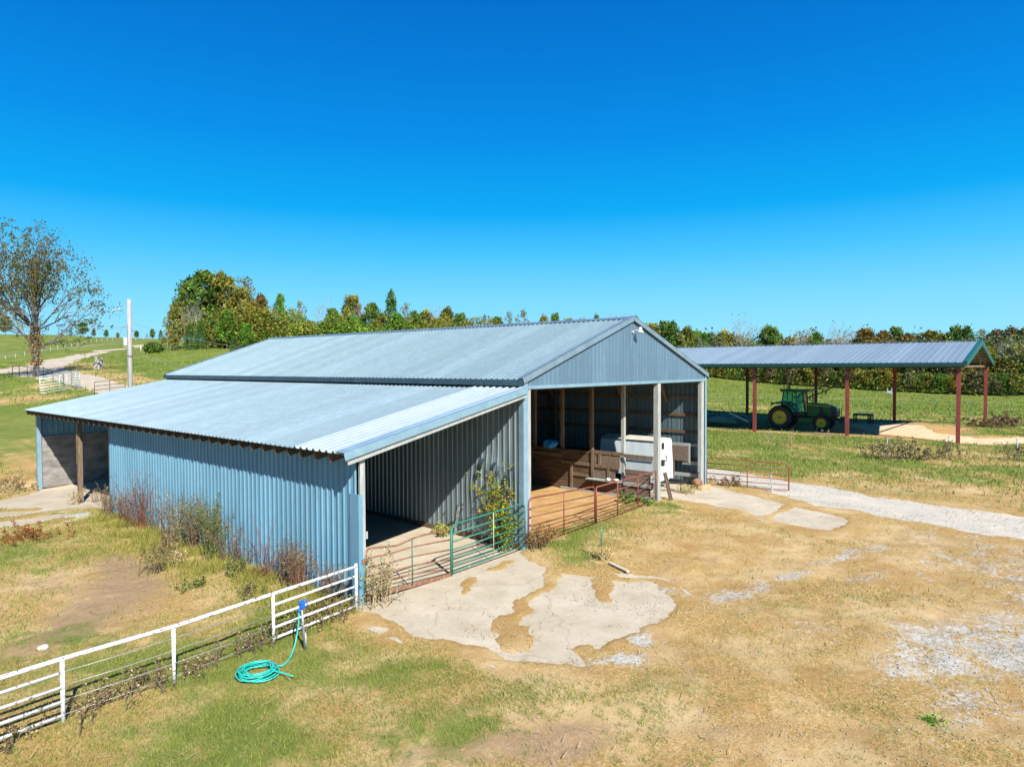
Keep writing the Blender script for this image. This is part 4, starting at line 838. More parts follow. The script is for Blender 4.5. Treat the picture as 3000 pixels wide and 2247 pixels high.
# ================================================================ HAY SHED
shed=empty('hay_shed',(40,-6.15,0),label='open-sided hay shed with pale ribbed roof, green trim and red posts',cat='hay shed')
sx0,sx1,sax,sy0,sy1,sez,srz=39.5-40,57.3-40,8.4,-.5,29.6,5.72,7.42
sl2=Vector((sax-sx0,0,srz-sez)); n2=Vector((-sl2.z,0,sl2.x)).normalized(); L2=sl2.length; sl2.normalize()
ra=ribbed('roof',M['shedroof'],(sx0,sy0,sez),(0,1,0),tuple(sl2),tuple(n2),sy1-sy0,0,L2,shed,sp=.42,hh=.05,label='near roof slope of pale ribbed metal')
sr2=Vector((sax-sx1,0,srz-sez)); n3=Vector((sr2.z,0,-sr2.x)).normalized(); L3=sr2.length; sr2.normalize()
rb2=ribbed('roof',M['shedroof'],(sx1,sy0,sez),(0,1,0),tuple(sr2),tuple(n3),sy1-sy0,0,L3,shed,sp=.42,hh=.05,label='far roof slope, turned away from the yard')
for (x0,rf) in ((sx0,ra),(sx1,rb2)):
    a=Vector((x0,sy0-.03,sez)); b=Vector((sax,sy0-.03,srz)); mb=MB()
    mb.beam(a+Vector((0,.0,-.13)),b+Vector((0,0,-.13)),.03,.36); mb.beam(a+Vector((0,.10,.075)),b+Vector((0,.10,.075)),.24,.02)
    mb.build('rake_trim',M['teal'],rf)
    mb=MB(); s_=-1 if x0==sx0 else 1; mb.box(x0+s_*.02,x0+s_*.14,sy0,sy1,sez-.28,sez-.01); mb.build('gutter',simple('dark_green_gutter',(.01,.05,.045),(.012,.065,.055),2,rough=.4),rf)
mb=MB(); mb.beam((sax,sy0,srz+.08),(sax,sy1,srz+.08),.4,.02); mb.build('ridge_cap',M['shedroof'],ra)
for i in range(5):
    y=i*7.13
    if y>sy1: break
    for x in (0,16.7):
        mb=MB(); mb.box(x-.11,x+.11,y-.02,y+.02,-.1,sez-.3); mb.box(x-.12,x-.09,y-.12,y+.12,-.1,sez-.3); mb.box(x+.09,x+.12,y-.12,y+.12,-.1,sez-.3)
        mb.build('post',M['redpost'],shed)
        for s_ in (-1,1):
            if i==0 and s_<0: continue
            mb=MB(); mb.beam((x,y+s_*.08,sez-.95),(x,y+s_*.55,sez-.36),.08,.10,(1,0,0)); mb.build('knee_brace',M['redpost'],shed)
    mb=MB(); mb.beam((0,y,sez-.2),(sax,y,srz-.22),.08,.22); mb.beam((16.7,y,sez-.2),(sax,y,srz-.22),.08,.22); mb.box(0,16.7,y-.04,y+.04,sez-.36,sez-.22)
    mb.beam((4.2,y,sez-.25),(4.9,y,sez+.75),.06,.1); mb.beam((12.5,y,sez-.25),(11.8,y,sez+.75),.06,.1)
    mb.build('truss',M['wood'],shed)
for x in (0,16.7):
    mb=MB(); mb.box(x-.06,x+.06,-.3,sy1-.1,sez-.36,sez-.16); mb.build('beam',M['wooddark'],shed)
k=0
for i in range(7):
    for s_ in (0,1):
        q=(i+.5)/7; x=(sx0+(sax-sx0)*q) if s_==0 else (sx1+(sax-sx1)*q); z=sez+(srz-sez)*q-.06
        mb=MB(); mb.box(x-.04,x+.04,-.35,sy1-.1,z-.08,z); mb.build('purlin',M['wooddark'],shed)
# ---------------------------------------------------------------- tractor (local +x forward)
tc=empty('tractor',(44.7,7.35,.05),math.atan2(-3.5,.25),label='green farm tractor with enclosed cab and yellow rims parked under the hay shed',cat='tractor')
def wheel(name,x,y,Rr,wd,rim,parent,side):
    w=empty(name,(x,y,Rr)); w.parent=parent
    pr=[(rim*.96,-wd*.42),(rim*1.05,-wd*.5),(Rr*.93,-wd*.5),(Rr*.985,-wd*.38),(Rr*.985,wd*.38),(Rr*.93,wd*.5),(rim*1.05,wd*.5),(rim*.96,wd*.42)]
    mb=MB(); mb.lathe(pr+[pr[0]],(0,0,0),'y',40)
    nl_=22
    for i in range(nl_):
        for s_ in (-1,1):
            t=2*math.pi*(i+(.5 if s_>0 else 0))/nl_; t2=t+.16
            a=Vector(((Rr+.005)*math.cos(t),s_*wd*.48,(Rr+.005)*math.sin(t))); b=Vector(((Rr+.01)*math.cos(t2),s_*.02,(Rr+.01)*math.sin(t2)))
            mb.beam(a,b,.05,.07,(math.cos(t),0,math.sin(t)))
    mb.build('tyre',M['rubber'],w,False)
    mb=MB(); o=wd*.42*side
    mb.lathe([(rim,o*.98),(rim*.93,o),(rim*.88,o*.7),(rim*.84,o*.25),(rim*.45,o*.2),(rim*.40,o*.5),(rim*.18,o*.55),(.001,o*.62)],(0,0,0),'y',36); mb.lathe([(rim,-o*.98),(rim*.86,-o*.6),(rim*.8,o*.15)],(0,0,0),'y',36)
    mb.build('rim',M['tyellow'],w,True)
    mb=MB(); mb.lathe([(rim*.16,o*.5),(rim*.16,o*1.0),(.001,o*1.02)],(0,0,0),'y',16); mb.build('hub',M['rust'],w,True)
    return w
for s_ in (-1,1):
    wheel('rear_wheel',0,s_*1.0,1.0,.52,.62,tc,s_); wheel('front_wheel',3.33,s_*.95,.66,.42,.41,tc,s_)
# local y=-1 faces? camera side handled by symmetry
def pr(name,mat,poly,y0,y1,parent=tc,bevel=.02,**k):
    mb=MB(); n=len(poly); vs=[(p[0],y0,p[1]) for p in poly]+[(p[0],y1,p[1]) for p in poly]
    mb.add(vs,[tuple(range(n)),tuple(range(n,2*n))[::-1]]+[(i,n+i,n+(i+1)%n,(i+1)%n) for i in range(n)]); return mb.build(name,mat,parent,bevel=bevel,**k)
hood=pr('hood',M['tgreen'],[(2.0,1.15),(2.0,2.28),(2.6,2.30),(3.6,2.20),(4.15,2.06),(4.42,1.82),(4.5,1.4),(4.48,1.12),(3.9,1.02),(2.6,1.02)],-.40,.40,bevel=.07)
pr('grille',M['black'],[(3.95,1.1),(3.95,1.95),(4.2,1.95),(4.38,1.72),(4.42,1.15)],-.408,.408,hood,.01)
pr('side_grille',M['black'],[(3.05,1.2),(3.05,2.0),(3.35,1.97),(3.35,1.2)],-.407,.407,hood,.01)
pr('stripe',M['tyellow'],[(2.05,2.12),(2.05,2.17),(3.9,2.03),(3.9,1.98)],-.406,.406,hood,0)
for s_ in (-1,1):
    mb=MB(); mb.box(4.30,4.475,s_*.30-.07,s_*.30+.07,1.66,1.8); mb.build('headlight',M['white'],hood,bevel=.01)
pr('chassis',M['black'],[(-.4,.75),(-.4,1.2),(2.0,1.2),(4.3,1.15),(4.3,.8),(2,.7)],-.26,.26)
pr('front_axle',M['tgreen'],[(3.22,.55),(3.22,.78),(3.44,.78),(3.44,.55)],-.8,.8)
pr('rear_axle',M['black'],[(-.16,.85),(-.16,1.15),(.16,1.15),(.16,.85)],-.9,.9)
cabb=pr('cab',M['black'],[(.12,1.2),(-.02,2.15),(.1,2.18),(.5,1.6),(1.2,1.45),(1.9,1.5),(2.0,1.2)],-.78,.78,bevel=.02)
for s_ in (-1,1):
    y=s_*.76
    for a,b,w in (((.08,y,2.1),(.2,y*.93,3.22),.10),((.95,y,1.5),(.93,y*.93,3.22),.07),((1.95,y*.85,1.2),(1.78,y*.9,3.22),.10),((.95,y,1.5),(1.6,y*.9,1.22),.06)):
        mb=MB(); mb.beam(a,b,w,.05); mb.build('pillar',M['black'],cabb)
    mb=MB(); vs=[(.15,y*.985,2.15),(.9,y*.985,1.65),(.9,y*.95,3.15),(.22,y*.95,3.15)]; mb.add(vs+[(a,b-s_*.01,c) for a,b,c in vs],[(0,1,2,3),(7,6,5,4)]); mb.build('side_window',M['glass'],cabb)
    mb=MB(); vs=[(1.0,y*.985,1.55),(1.85,y*.93,1.3),(1.74,y*.92,3.15),(1.0,y*.95,3.15)]; mb.add(vs+[(a,b-s_*.01,c) for a,b,c in vs],[(0,1,2,3),(7,6,5,4)]); mb.build('door_window',M['glass'],cabb)
    fen=[(-.78,2.02),(-.68,2.28),(-.2,2.32),(.5,2.25),(.95,1.95),(1.15,1.5),(1.05,1.5),(.85,1.88),(.45,2.13),(-.2,2.2),(-.55,2.15)]
    pr('fender',M['tgreen'],fen,min(s_*.72,s_*1.25),max(s_*.72,s_*1.25),bevel=.01)
    mb=MB(); mb.box(1.45,2.75,s_*.42-.0,s_*.80,.62,1.05); mb.build('fuel_tank' if s_>0 else 'step_box',M['tgreen'],tc,bevel=.04)
    for q in (.35,.62,.9):
        mb=MB(); mb.box(1.1,1.42,s_*.80,s_*.95,q,q+.04); mb.build('step',M['black'],tc)
    mb=MB(); mb.beam((1.8,s_*.8,2.75),(1.95,s_*1.15,2.75),.03,.03); mb.box(1.92,1.96,s_*1.15-.1,s_*1.15+.1,2.5,2.9); mb.build('mirror',M['black'],tc)
pr('rear_window',M['glass'],[(.10,2.2),(.18,3.15),(.2,3.15),(.12,2.2)],-.66,.66,cabb,0)
pr('windscreen',M['glass'],[(1.9,1.6),(1.76,3.15),(1.78,3.15),(1.92,1.6)],-.66,.66,cabb,0)
pr('cab_roof',M['tgreen'],[(-.02,3.2),(-.08,3.3),(.02,3.44),(1.95,3.44),(2.12,3.34),(2.08,3.22)],-.82,.82,bevel=.04)
mb=MB(); mb.box(.55,1.05,-.28,.28,1.5,1.65); mb.box(.42,.58,-.28,.28,1.6,2.35); mb.build('seat',M['black'],cabb)
mb=MB(); mb.tube([(1.55,0,1.6),(1.4,0,2.05)],.03); mb.tube([(1.38+.06*math.sin(t),.2*math.cos(t),2.06+.19*math.sin(t)*.5) for t in [i*math.pi/8 for i in range(16)]],.015,6,closed=True); mb.build('steering_wheel',M['black'],cabb)
mb=MB()
for i in range(8): mb.box(4.62,5.0,-.42+i*.105,-.42+i*.105+.09,.72,1.18)
mb.box(4.3,4.64,-.2,.2,.85,1.05); mb.build('front_weights',M['black'],tc)
mb=MB(); mb.tube([(4.62,-.38,1.2),(4.62,-.38,1.95)],.03); mb.tube([(4.62,.38,1.2),(4.62,.38,1.95)],.03); mb.box(4.6,4.64,-.38,.38,1.5,1.56); mb.build('brush_guard',M['black'],tc)
mb=MB(); mb.tube([(2.35,.46,1.9),(2.35,.46,3.0),(2.30,.46,3.15)],.05); mb.build('exhaust',M['black'],tc)
mb=MB(); mb.beam((-.3,.3,.9),(-1.1,.35,.6),.07,.07); mb.beam((-.3,-.3,.9),(-1.1,-.35,.6),.07,.07); mb.build('hitch',M['black'],tc)
# ---------------------------------------------------------------- implements behind it
M['impl']=simple('blue_green_paint',(.02,.10,.10),(.04,.16,.15),5,rough=.5)
t=empty('rotary_mower',(44.2,12.6,0),math.atan2(-1,.0),label='low dark green rotary mower deck behind the tractor under the shed',cat='mower')
pr('deck',M['impl'],[(-1.6,.35),(-1.6,.62),(-1.2,.78),(1.3,.78),(1.7,.6),(1.7,.35)],-1.1,1.1,t)
mb=MB(); mb.beam((1.6,-.4,.6),(2.9,0,.6),.1,.1); mb.beam((1.6,.4,.6),(2.9,0,.6),.1,.1); mb.beam((.2,0,.78),(2.0,0,1.15),.08,.08); mb.build('drawbar',M['impl'],t)
mb=MB(); mb.lathe([(.02,-.14),(.28,-.14),(.34,-.05),(.34,.05),(.28,.14),(.02,.14)],(-1.9,0,.34),'y',20); mb.build('wheel',M['rubber'],t,True)
mb=MB(); mb.tube([(-.6,-.7,.8),(-.6,-.7,1.3),(-.35,-.7,1.3)],.04); mb.build('gearbox',M['black'],t)
t=empty('seed_box',(41.0,14.6,0),math.atan2(-1,.05),label='small light-blue box implement at the barn corner end of the shed shade',cat='implement')
pr('box',simple('light_blue_paint',(.25,.50,.58),(.32,.58,.66),4),[(-.35,.35),(-.42,1.0),(.42,1.0),(.35,.35)],-.8,.8,t)
for s_ in (-1,1):
    mb=MB(); mb.lathe([(.02,-.08),(.25,-.08),(.3,0),(.25,.08),(.02,.08)],(0,s_*.92,.3),'y',18); mb.build('wheel',M['rubber'],t,True)
mb=MB(); mb.beam((.4,0,.45),(1.5,0,.4),.08,.08); mb.beam((-1.2,.2,.12),(-.4,.1,.3),.1,.06); mb.build('frame',M['rust'],t)
t=empty('hay_rake',(46.5,17.5,0),0,label='dark spoked hay rake at the back of the shed shade',cat='implement')
for i in range(3):
    mb=MB(); y=i*-1.5; mb.tube([(0,y+.55*math.cos(a),.6+.55*math.sin(a)) for a in [k*math.pi/8 for k in range(16)]],.03,5,closed=True)
    for k in range(8):
        a=k*math.pi/4; mb.tube([(0,y,.6),(0,y+.72*math.cos(a),.6+.72*math.sin(a))],.014,4)
    mb.build('rake_wheel',M['black'],t)
mb=MB(); mb.beam((.15,.6,.6),(.15,-3.8,.6),.1,.1); mb.build('frame',M['black'],t)
t=empty('lever_bar',(42.6,9.9,0),0,label='thin pale metal bar slanting up beside the mower',cat='bar')
mb=MB(); mb.tube([(0,-.4,.55),(0,1.5,1.35)],.04,6); mb.build('bar',M['galv'],t); mb=MB(); mb.box(-.12,.12,-.55,-.3,0,.6); mb.build('foot',M['black'],t)
t=empty('work_table',(54.2,3.1,0),0,label='dark steel table standing at the far side of the shed',cat='table')
mb=MB(); mb.box(-.5,.5,-.8,.8,.80,.95); mb.build('tabletop',M['black'],t)
for x in (-.4,.4):
    for y in (-.74,-.5,.72): 
        mb=MB(); mb.box(x-.05,x+.05,y-.05,y+.05,0,.8); mb.build('leg',M['black'],t)
# ---------------------------------------------------------------- utility pole and wires
px_,py_=1.9,36.2; pz=tz(px_,py_)
po=empty('utility_pole',(px_,py_,pz),label='bleached grey wooden utility pole rising behind the lean-to roof',cat='utility pole')
mb=MB(); mb.tube([(0,0,-.2),(-.01,0,4),(0,0,9.97-pz+.25)],[.165,.15,.13],14); mb.build('shaft',M['pole'],po,True)
mb=MB(); mb.box(-.38,-.18,-.1,.1,7.1-pz,7.62-pz); mb.build('meter_box',M['white'],po,bevel=.02)
mb=MB(); mb.tube([(-.22,0,8.4-pz),(-.5,-.05,8.3-pz),(-.55,0,7.9-pz)],.02); mb.tube([(-.2,-.15,4.2-pz),(-.2,-.15,8.6-pz)],.02); mb.build('conduit',M['steel'],po)
mb=MB()
for z in (6.35,6.42): mb.tube([(.21*math.cos(a),.21*math.sin(a),z-pz) for a in [k*math.pi/8 for k in range(16)]],.012,5,closed=True)
for z in (8.1,7.0): mb.tube([(.15*1,0,z-pz),(.26,-.02,z+.02-pz)],.03,6)
mb.build('band',M['black'],po)
mb=MB(); mb.tube([(-.16,0,9.65-pz),(-1.1,.3,9.38-pz)],.02,6); mb.tube([(-.5,.1,9.55-pz),(-.62,.15,9.52-pz),(-.95,.26,9.43-pz)],[.03,.045,.03],8); mb.build('insulator',M['steel'],po)
def wire(a,b,sag,label,r=.012):
    a=Vector(a);b=Vector(b); pts=[a.lerp(b,t/16)+Vector((0,0,-sag*4*(t/16)*(1-t/16))) for t in range(17)]
    o=pipe('power_line',M['steel'],pts,r,None,5); tag(o,label,'wire')
wire((.8,36.5,9.38),(-40,62,10.5),.8,'overhead wire leaving the pole top toward the left',.014)
wire((1.7,36.2,8.3),(-42,70,12.8),1.2,'second fainter overhead wire running left below the pole top',.011)
wire((2.1,36.1,8.6),(4.6,25.7,6.75),.15,'upper service wire dropping from the pole to the barn roof',.011)
wire((2.1,36.1,6.6),(1.6,26.0,5.55),.12,'lower service wire sagging from the pole to the barn eave',.014)
wire((1.7,36.2,7.3),(-60,84,7.5),2.2,'low sagging wire crossing in front of the oak',.014)
# ================================================================ TREES
def tubes_np(segs,n=5):
    """segs: list of (p0,p1,r0,r1) -> V,F"""
    P0=np.array([s[0] for s in segs]);P1=np.array([s[1] for s in segs]);r0=np.array([s[2] for s in segs]);r1=np.array([s[3] for s in segs])
    d=P1-P0; d/=np.maximum(np.linalg.norm(d,axis=1,keepdims=True),1e-6)
    rf=np.where(np.abs(d[:,2:3])<.9,[[0,0,1.]],[[1.,0,0]]); a=np.cross(d,rf); a/=np.linalg.norm(a,axis=1,keepdims=True); b=np.cross(a,d)
    m=len(segs); V=np.zeros((m,2*n,3)); 
    for k in range(n):
        t=2*math.pi*k/n; o=a*math.cos(t)+b*math.sin(t); V[:,k]=P0+o*r0[:,None]; V[:,n+k]=P1+o*r1[:,None]
    F=np.array([[k,(k+1)%n,n+(k+1)%n,n+k] for k in range(n)])[None]+(np.arange(m)*2*n)[:,None,None]
    return V.reshape(-1,3),F.reshape(-1,4)
def grow(h,trunk_h,r,levels,nb,spread,seed,lean=(0,0),up=.35,wig=.18,taper=.62,lenf=.62,first=.45,low=0):
    rr=random.Random(seed); segs=[];tips=[]
    def rv(s): return Vector((rr.gauss(0,s),rr.gauss(0,s),rr.gauss(0,s)))
    def branch(p,d,L,r,lv):
        n=4 if lv<levels else 2; q=Vector(p); dd=Vector(d)
        for i in range(n):
            dd=(dd+rv(wig)+Vector((0,0,up*.12))).normalized(); q2=q+dd*L/n; r2=r*(1-(1-taper)*(i+1)/n)
            segs.append((tuple(q),tuple(q2),r*(1-(1-taper)*i/n),r2)); q=q2
            if lv<levels and i>=1:
                for _ in range(nb if i==n-1 else max(1,nb-2)):
                    ax=rv(1).cross(dd)
                    if ax.length<1e-3: continue
                    nd=(Matrix.Rotation(rr.uniform(*spread),3,ax.normalized())@dd); nd=(nd+Vector((0,0,up*.3))).normalized()
                    branch(q,nd,L*lenf*rr.uniform(.7,1.15),r2*.62,lv+1)
        if lv>=levels-1: tips.append((tuple(q),lv))
    p=Vector((0,0,-.3)); d=Vector((lean[0],lean[1],1)).normalized(); q=p
    n=5
    for i in range(n):
        q2=q+(d+rv(.03)).normalized()*(trunk_h+.3)/n; segs.append((tuple(q),tuple(q2),r*(1.15-.07*i) if i else r*1.35,r*(1.15-.07*(i+1)))); q=q2
    k=nb+2
    for i in range(low):
        a=2.399*i+seed; t=rr.uniform(1.15,1.5); branch(Vector((0,0,trunk_h*rr.uniform(.55,.98))),Vector((math.sin(t)*math.cos(a),math.sin(t)*math.sin(a),math.cos(t))),h*.36*rr.uniform(.7,1.1),r*.26,2)
    for i in range(k):
        a=2*math.pi*i/k+rr.uniform(-.3,.3); t=rr.uniform(*spread) if i else .08; nd=Vector((math.sin(t)*math.cos(a),math.sin(t)*math.sin(a),math.cos(t)))
        branch(q-Vector((0,0,rr.uniform(0,trunk_h*.2))) if i else q,nd,h*first*rr.uniform(.8,1.1),r*.56,1)
    return segs,tips
def leafquads(C,size,colors,flat=0.,seed=0):
    """random oriented leaf-clump faces at centres C"""
    g=np.random.default_rng(seed); n=len(C); u=g.normal(size=(n,3)); u/=np.linalg.norm(u,axis=1,keepdims=True); w=g.normal(size=(n,3)); w[:,2]*=1-flat*.5
    v=np.cross(u,w); v/=np.maximum(np.linalg.norm(v,axis=1,keepdims=True),1e-6); s=size*g.uniform(.5,1.35,(n,1)); k=g.uniform(.45,.9,(n,1))
    V=np.stack([C-u*s,C-v*s*k,C+u*s*.9,C+v*s*k],1).reshape(-1,3); F=np.arange(4*n).reshape(n,4)
    return V,F,np.repeat(np.concatenate([colors,np.ones((n,1))],1),4,0)
def palette(base,n,seed,var=.28):
    g=np.random.default_rng(seed); b=np.array(base); i=g.integers(0,len(b),n); c=b[i]*(1+g.normal(0,var,(n,1)))
    return np.clip(c*1.55,.005,.9)
PAL={'green':[(.055,.11,.018),(.08,.14,.02),(.12,.17,.03),(.05,.085,.02)],'olive':[(.12,.13,.022),(.16,.16,.03),(.085,.11,.02),(.22,.18,.04)],
 'bright':[(.075,.16,.018),(.11,.21,.025),(.05,.12,.015)],'gold':[(.19,.15,.018),(.15,.15,.025),(.11,.12,.018),(.22,.14,.022)],
 'rust':[(.13,.085,.018),(.12,.085,.02),(.11,.10,.025),(.20,.11,.022)],'brown':[(.12,.095,.05),(.10,.085,.045),(.09,.095,.03),(.14,.115,.065)],
 'cedar':[(.035,.08,.015),(.05,.10,.018),(.07,.13,.022)],'thin':[(.11,.13,.04),(.16,.14,.06),(.2,.15,.07)],'red':[(.25,.06,.04),(.18,.08,.05)],'bare':[(.2,.15,.1)]}
PROTO={}
def proto(kind,var):
    """unit-height tree meshes: (leaf mesh, trunk mesh)"""
    key=(kind,var)
    if key in PROTO: return PROTO[key]
    sd_=abs(hash_(kind))*7+var*131+5; g=np.random.default_rng(sd_); rr=random.Random(sd_)
    H=12.
    if kind=='cedar':
        segs=[((0,0,-.3),(0,0,H*.9),.16,.03)]; n=2600; t=g.uniform(.02,1,n)**.8; z=H*(.03+.97*t); R_=H*.34*np.minimum(1,t*4+.4)*(1-t)**.55*(1+.22*np.sin(t*23+var)); a=g.uniform(0,2*math.pi,n)
        R_=R_*(1+.25*np.sin(a*3+var*2)+.18*np.sin(a*5+t*9)); q=np.sqrt(g.uniform(.35,1.1,n)); C=np.stack([R_*q*np.cos(a),R_*q*np.sin(a),z-.1*R_],-1)
        C+=g.normal(0,.42,C.shape); V,F,c=leafquads(C,.27,palette(PAL[kind],n,sd_),0,sd_)
    elif kind in('bare',):
        segs,tips=grow(H*.95,H*.30,.13,4,3,(.3,.85),sd_,up=.6,first=.40,wig=.14); T=np.array([t[0] for t in tips]); n=len(T); C=T[g.integers(0,n,160)]+g.normal(0,.15,(160,3)); V,F,c=leafquads(C,.14,palette(PAL['thin'],160,sd_),0,sd_)
    else:
        nl={'thin':11}.get(kind,17); lob=[]
        for i in range(nl):
            t=(i+.5)/nl; z=H*(.24+.68*t); rad=H*.26*math.sin(math.pi*min(1,(.16+.80*t)))**.7; a=i*2.4+rr.random(); q=rad*rr.uniform(.35,1.0)
            lob.append((q*math.cos(a),q*math.sin(a),z,H*rr.uniform(.085,.15)*(1.2 if t<.6 else .9)))
        lob.append((0,0,H*.9,H*.09)); segs=[((0,0,-.3),(0,0,H*.35),.2,.15),((0,0,H*.35),(.2,0,H*.8),.15,.04)]
        for (x,y,z,r_) in lob: b=z-r_*.6-rr.uniform(.5,1.8); segs.append(((0,0,max(.2*H,b*.75)),(x*.8,y*.8,z),.08,.02))
        per=190 if kind!='thin' else 60; CC=[];K=[]
        for i,(x,y,z,r_) in enumerate(lob):
            d=g.normal(size=(per,3)); d/=np.linalg.norm(d,axis=1,keepdims=True); rad=r_*g.uniform(.45,1.12,(per,1)); d[:,2]*=.8
            CC.append(np.array([x,y,z])+d*rad+g.normal(0,.12,(per,3))); cl=palette(PAL[kind],per,sd_+i,.18)*rr.uniform(.72,1.3); K.append(cl)
        C=np.concatenate(CC); V,F,c=leafquads(C,.30 if kind!='thin' else .24,np.concatenate(K),0,sd_)
    V=V/H; tv,tf=tubes_np(segs,5); tv=tv/H
    def mk(nm,V,F,mat,c=None):
        me=bpy.data.meshes.new(nm); V=np.asarray(V,np.float32); F=np.asarray(F,np.int32); me.vertices.add(len(V)); me.vertices.foreach_set('co',V.ravel()); me.loops.add(F.size); me.loops.foreach_set('vertex_index',F.ravel())
        me.polygons.add(len(F)); me.polygons.foreach_set('loop_start',np.arange(0,F.size,F.shape[1],dtype=np.int32))
        if c is not None: at=me.color_attributes.new('col','FLOAT_COLOR','POINT'); at.data.foreach_set('color',np.asarray(c,np.float32).ravel())
        me.update(calc_edges=True); me.materials.append(mat); return me
    PROTO[key]=(mk('crown',V,F,M['leaf'],c),mk('trunk',tv,tf,M['barkpale'] if kind in('bare','thin') else M['bark'])); return PROTO[key]
def hash_(s): return sum(ord(ch)*(i+3) for i,ch in enumerate(s))%997
def place_tree(name,x,y,z,h,wx,kind,var,rot,label,cat,group):
    t=empty(name,(x,y,z),rot,label=label,cat=cat,group=group)
    lm,tm=proto(kind,var)
    for nm,me in (('crown',lm),('trunk',tm)):
        o=bpy.data.objects.new(nm,me); COL.objects.link(o); o.parent=t; o.scale=(h*wx,h*wx,h)
    return t
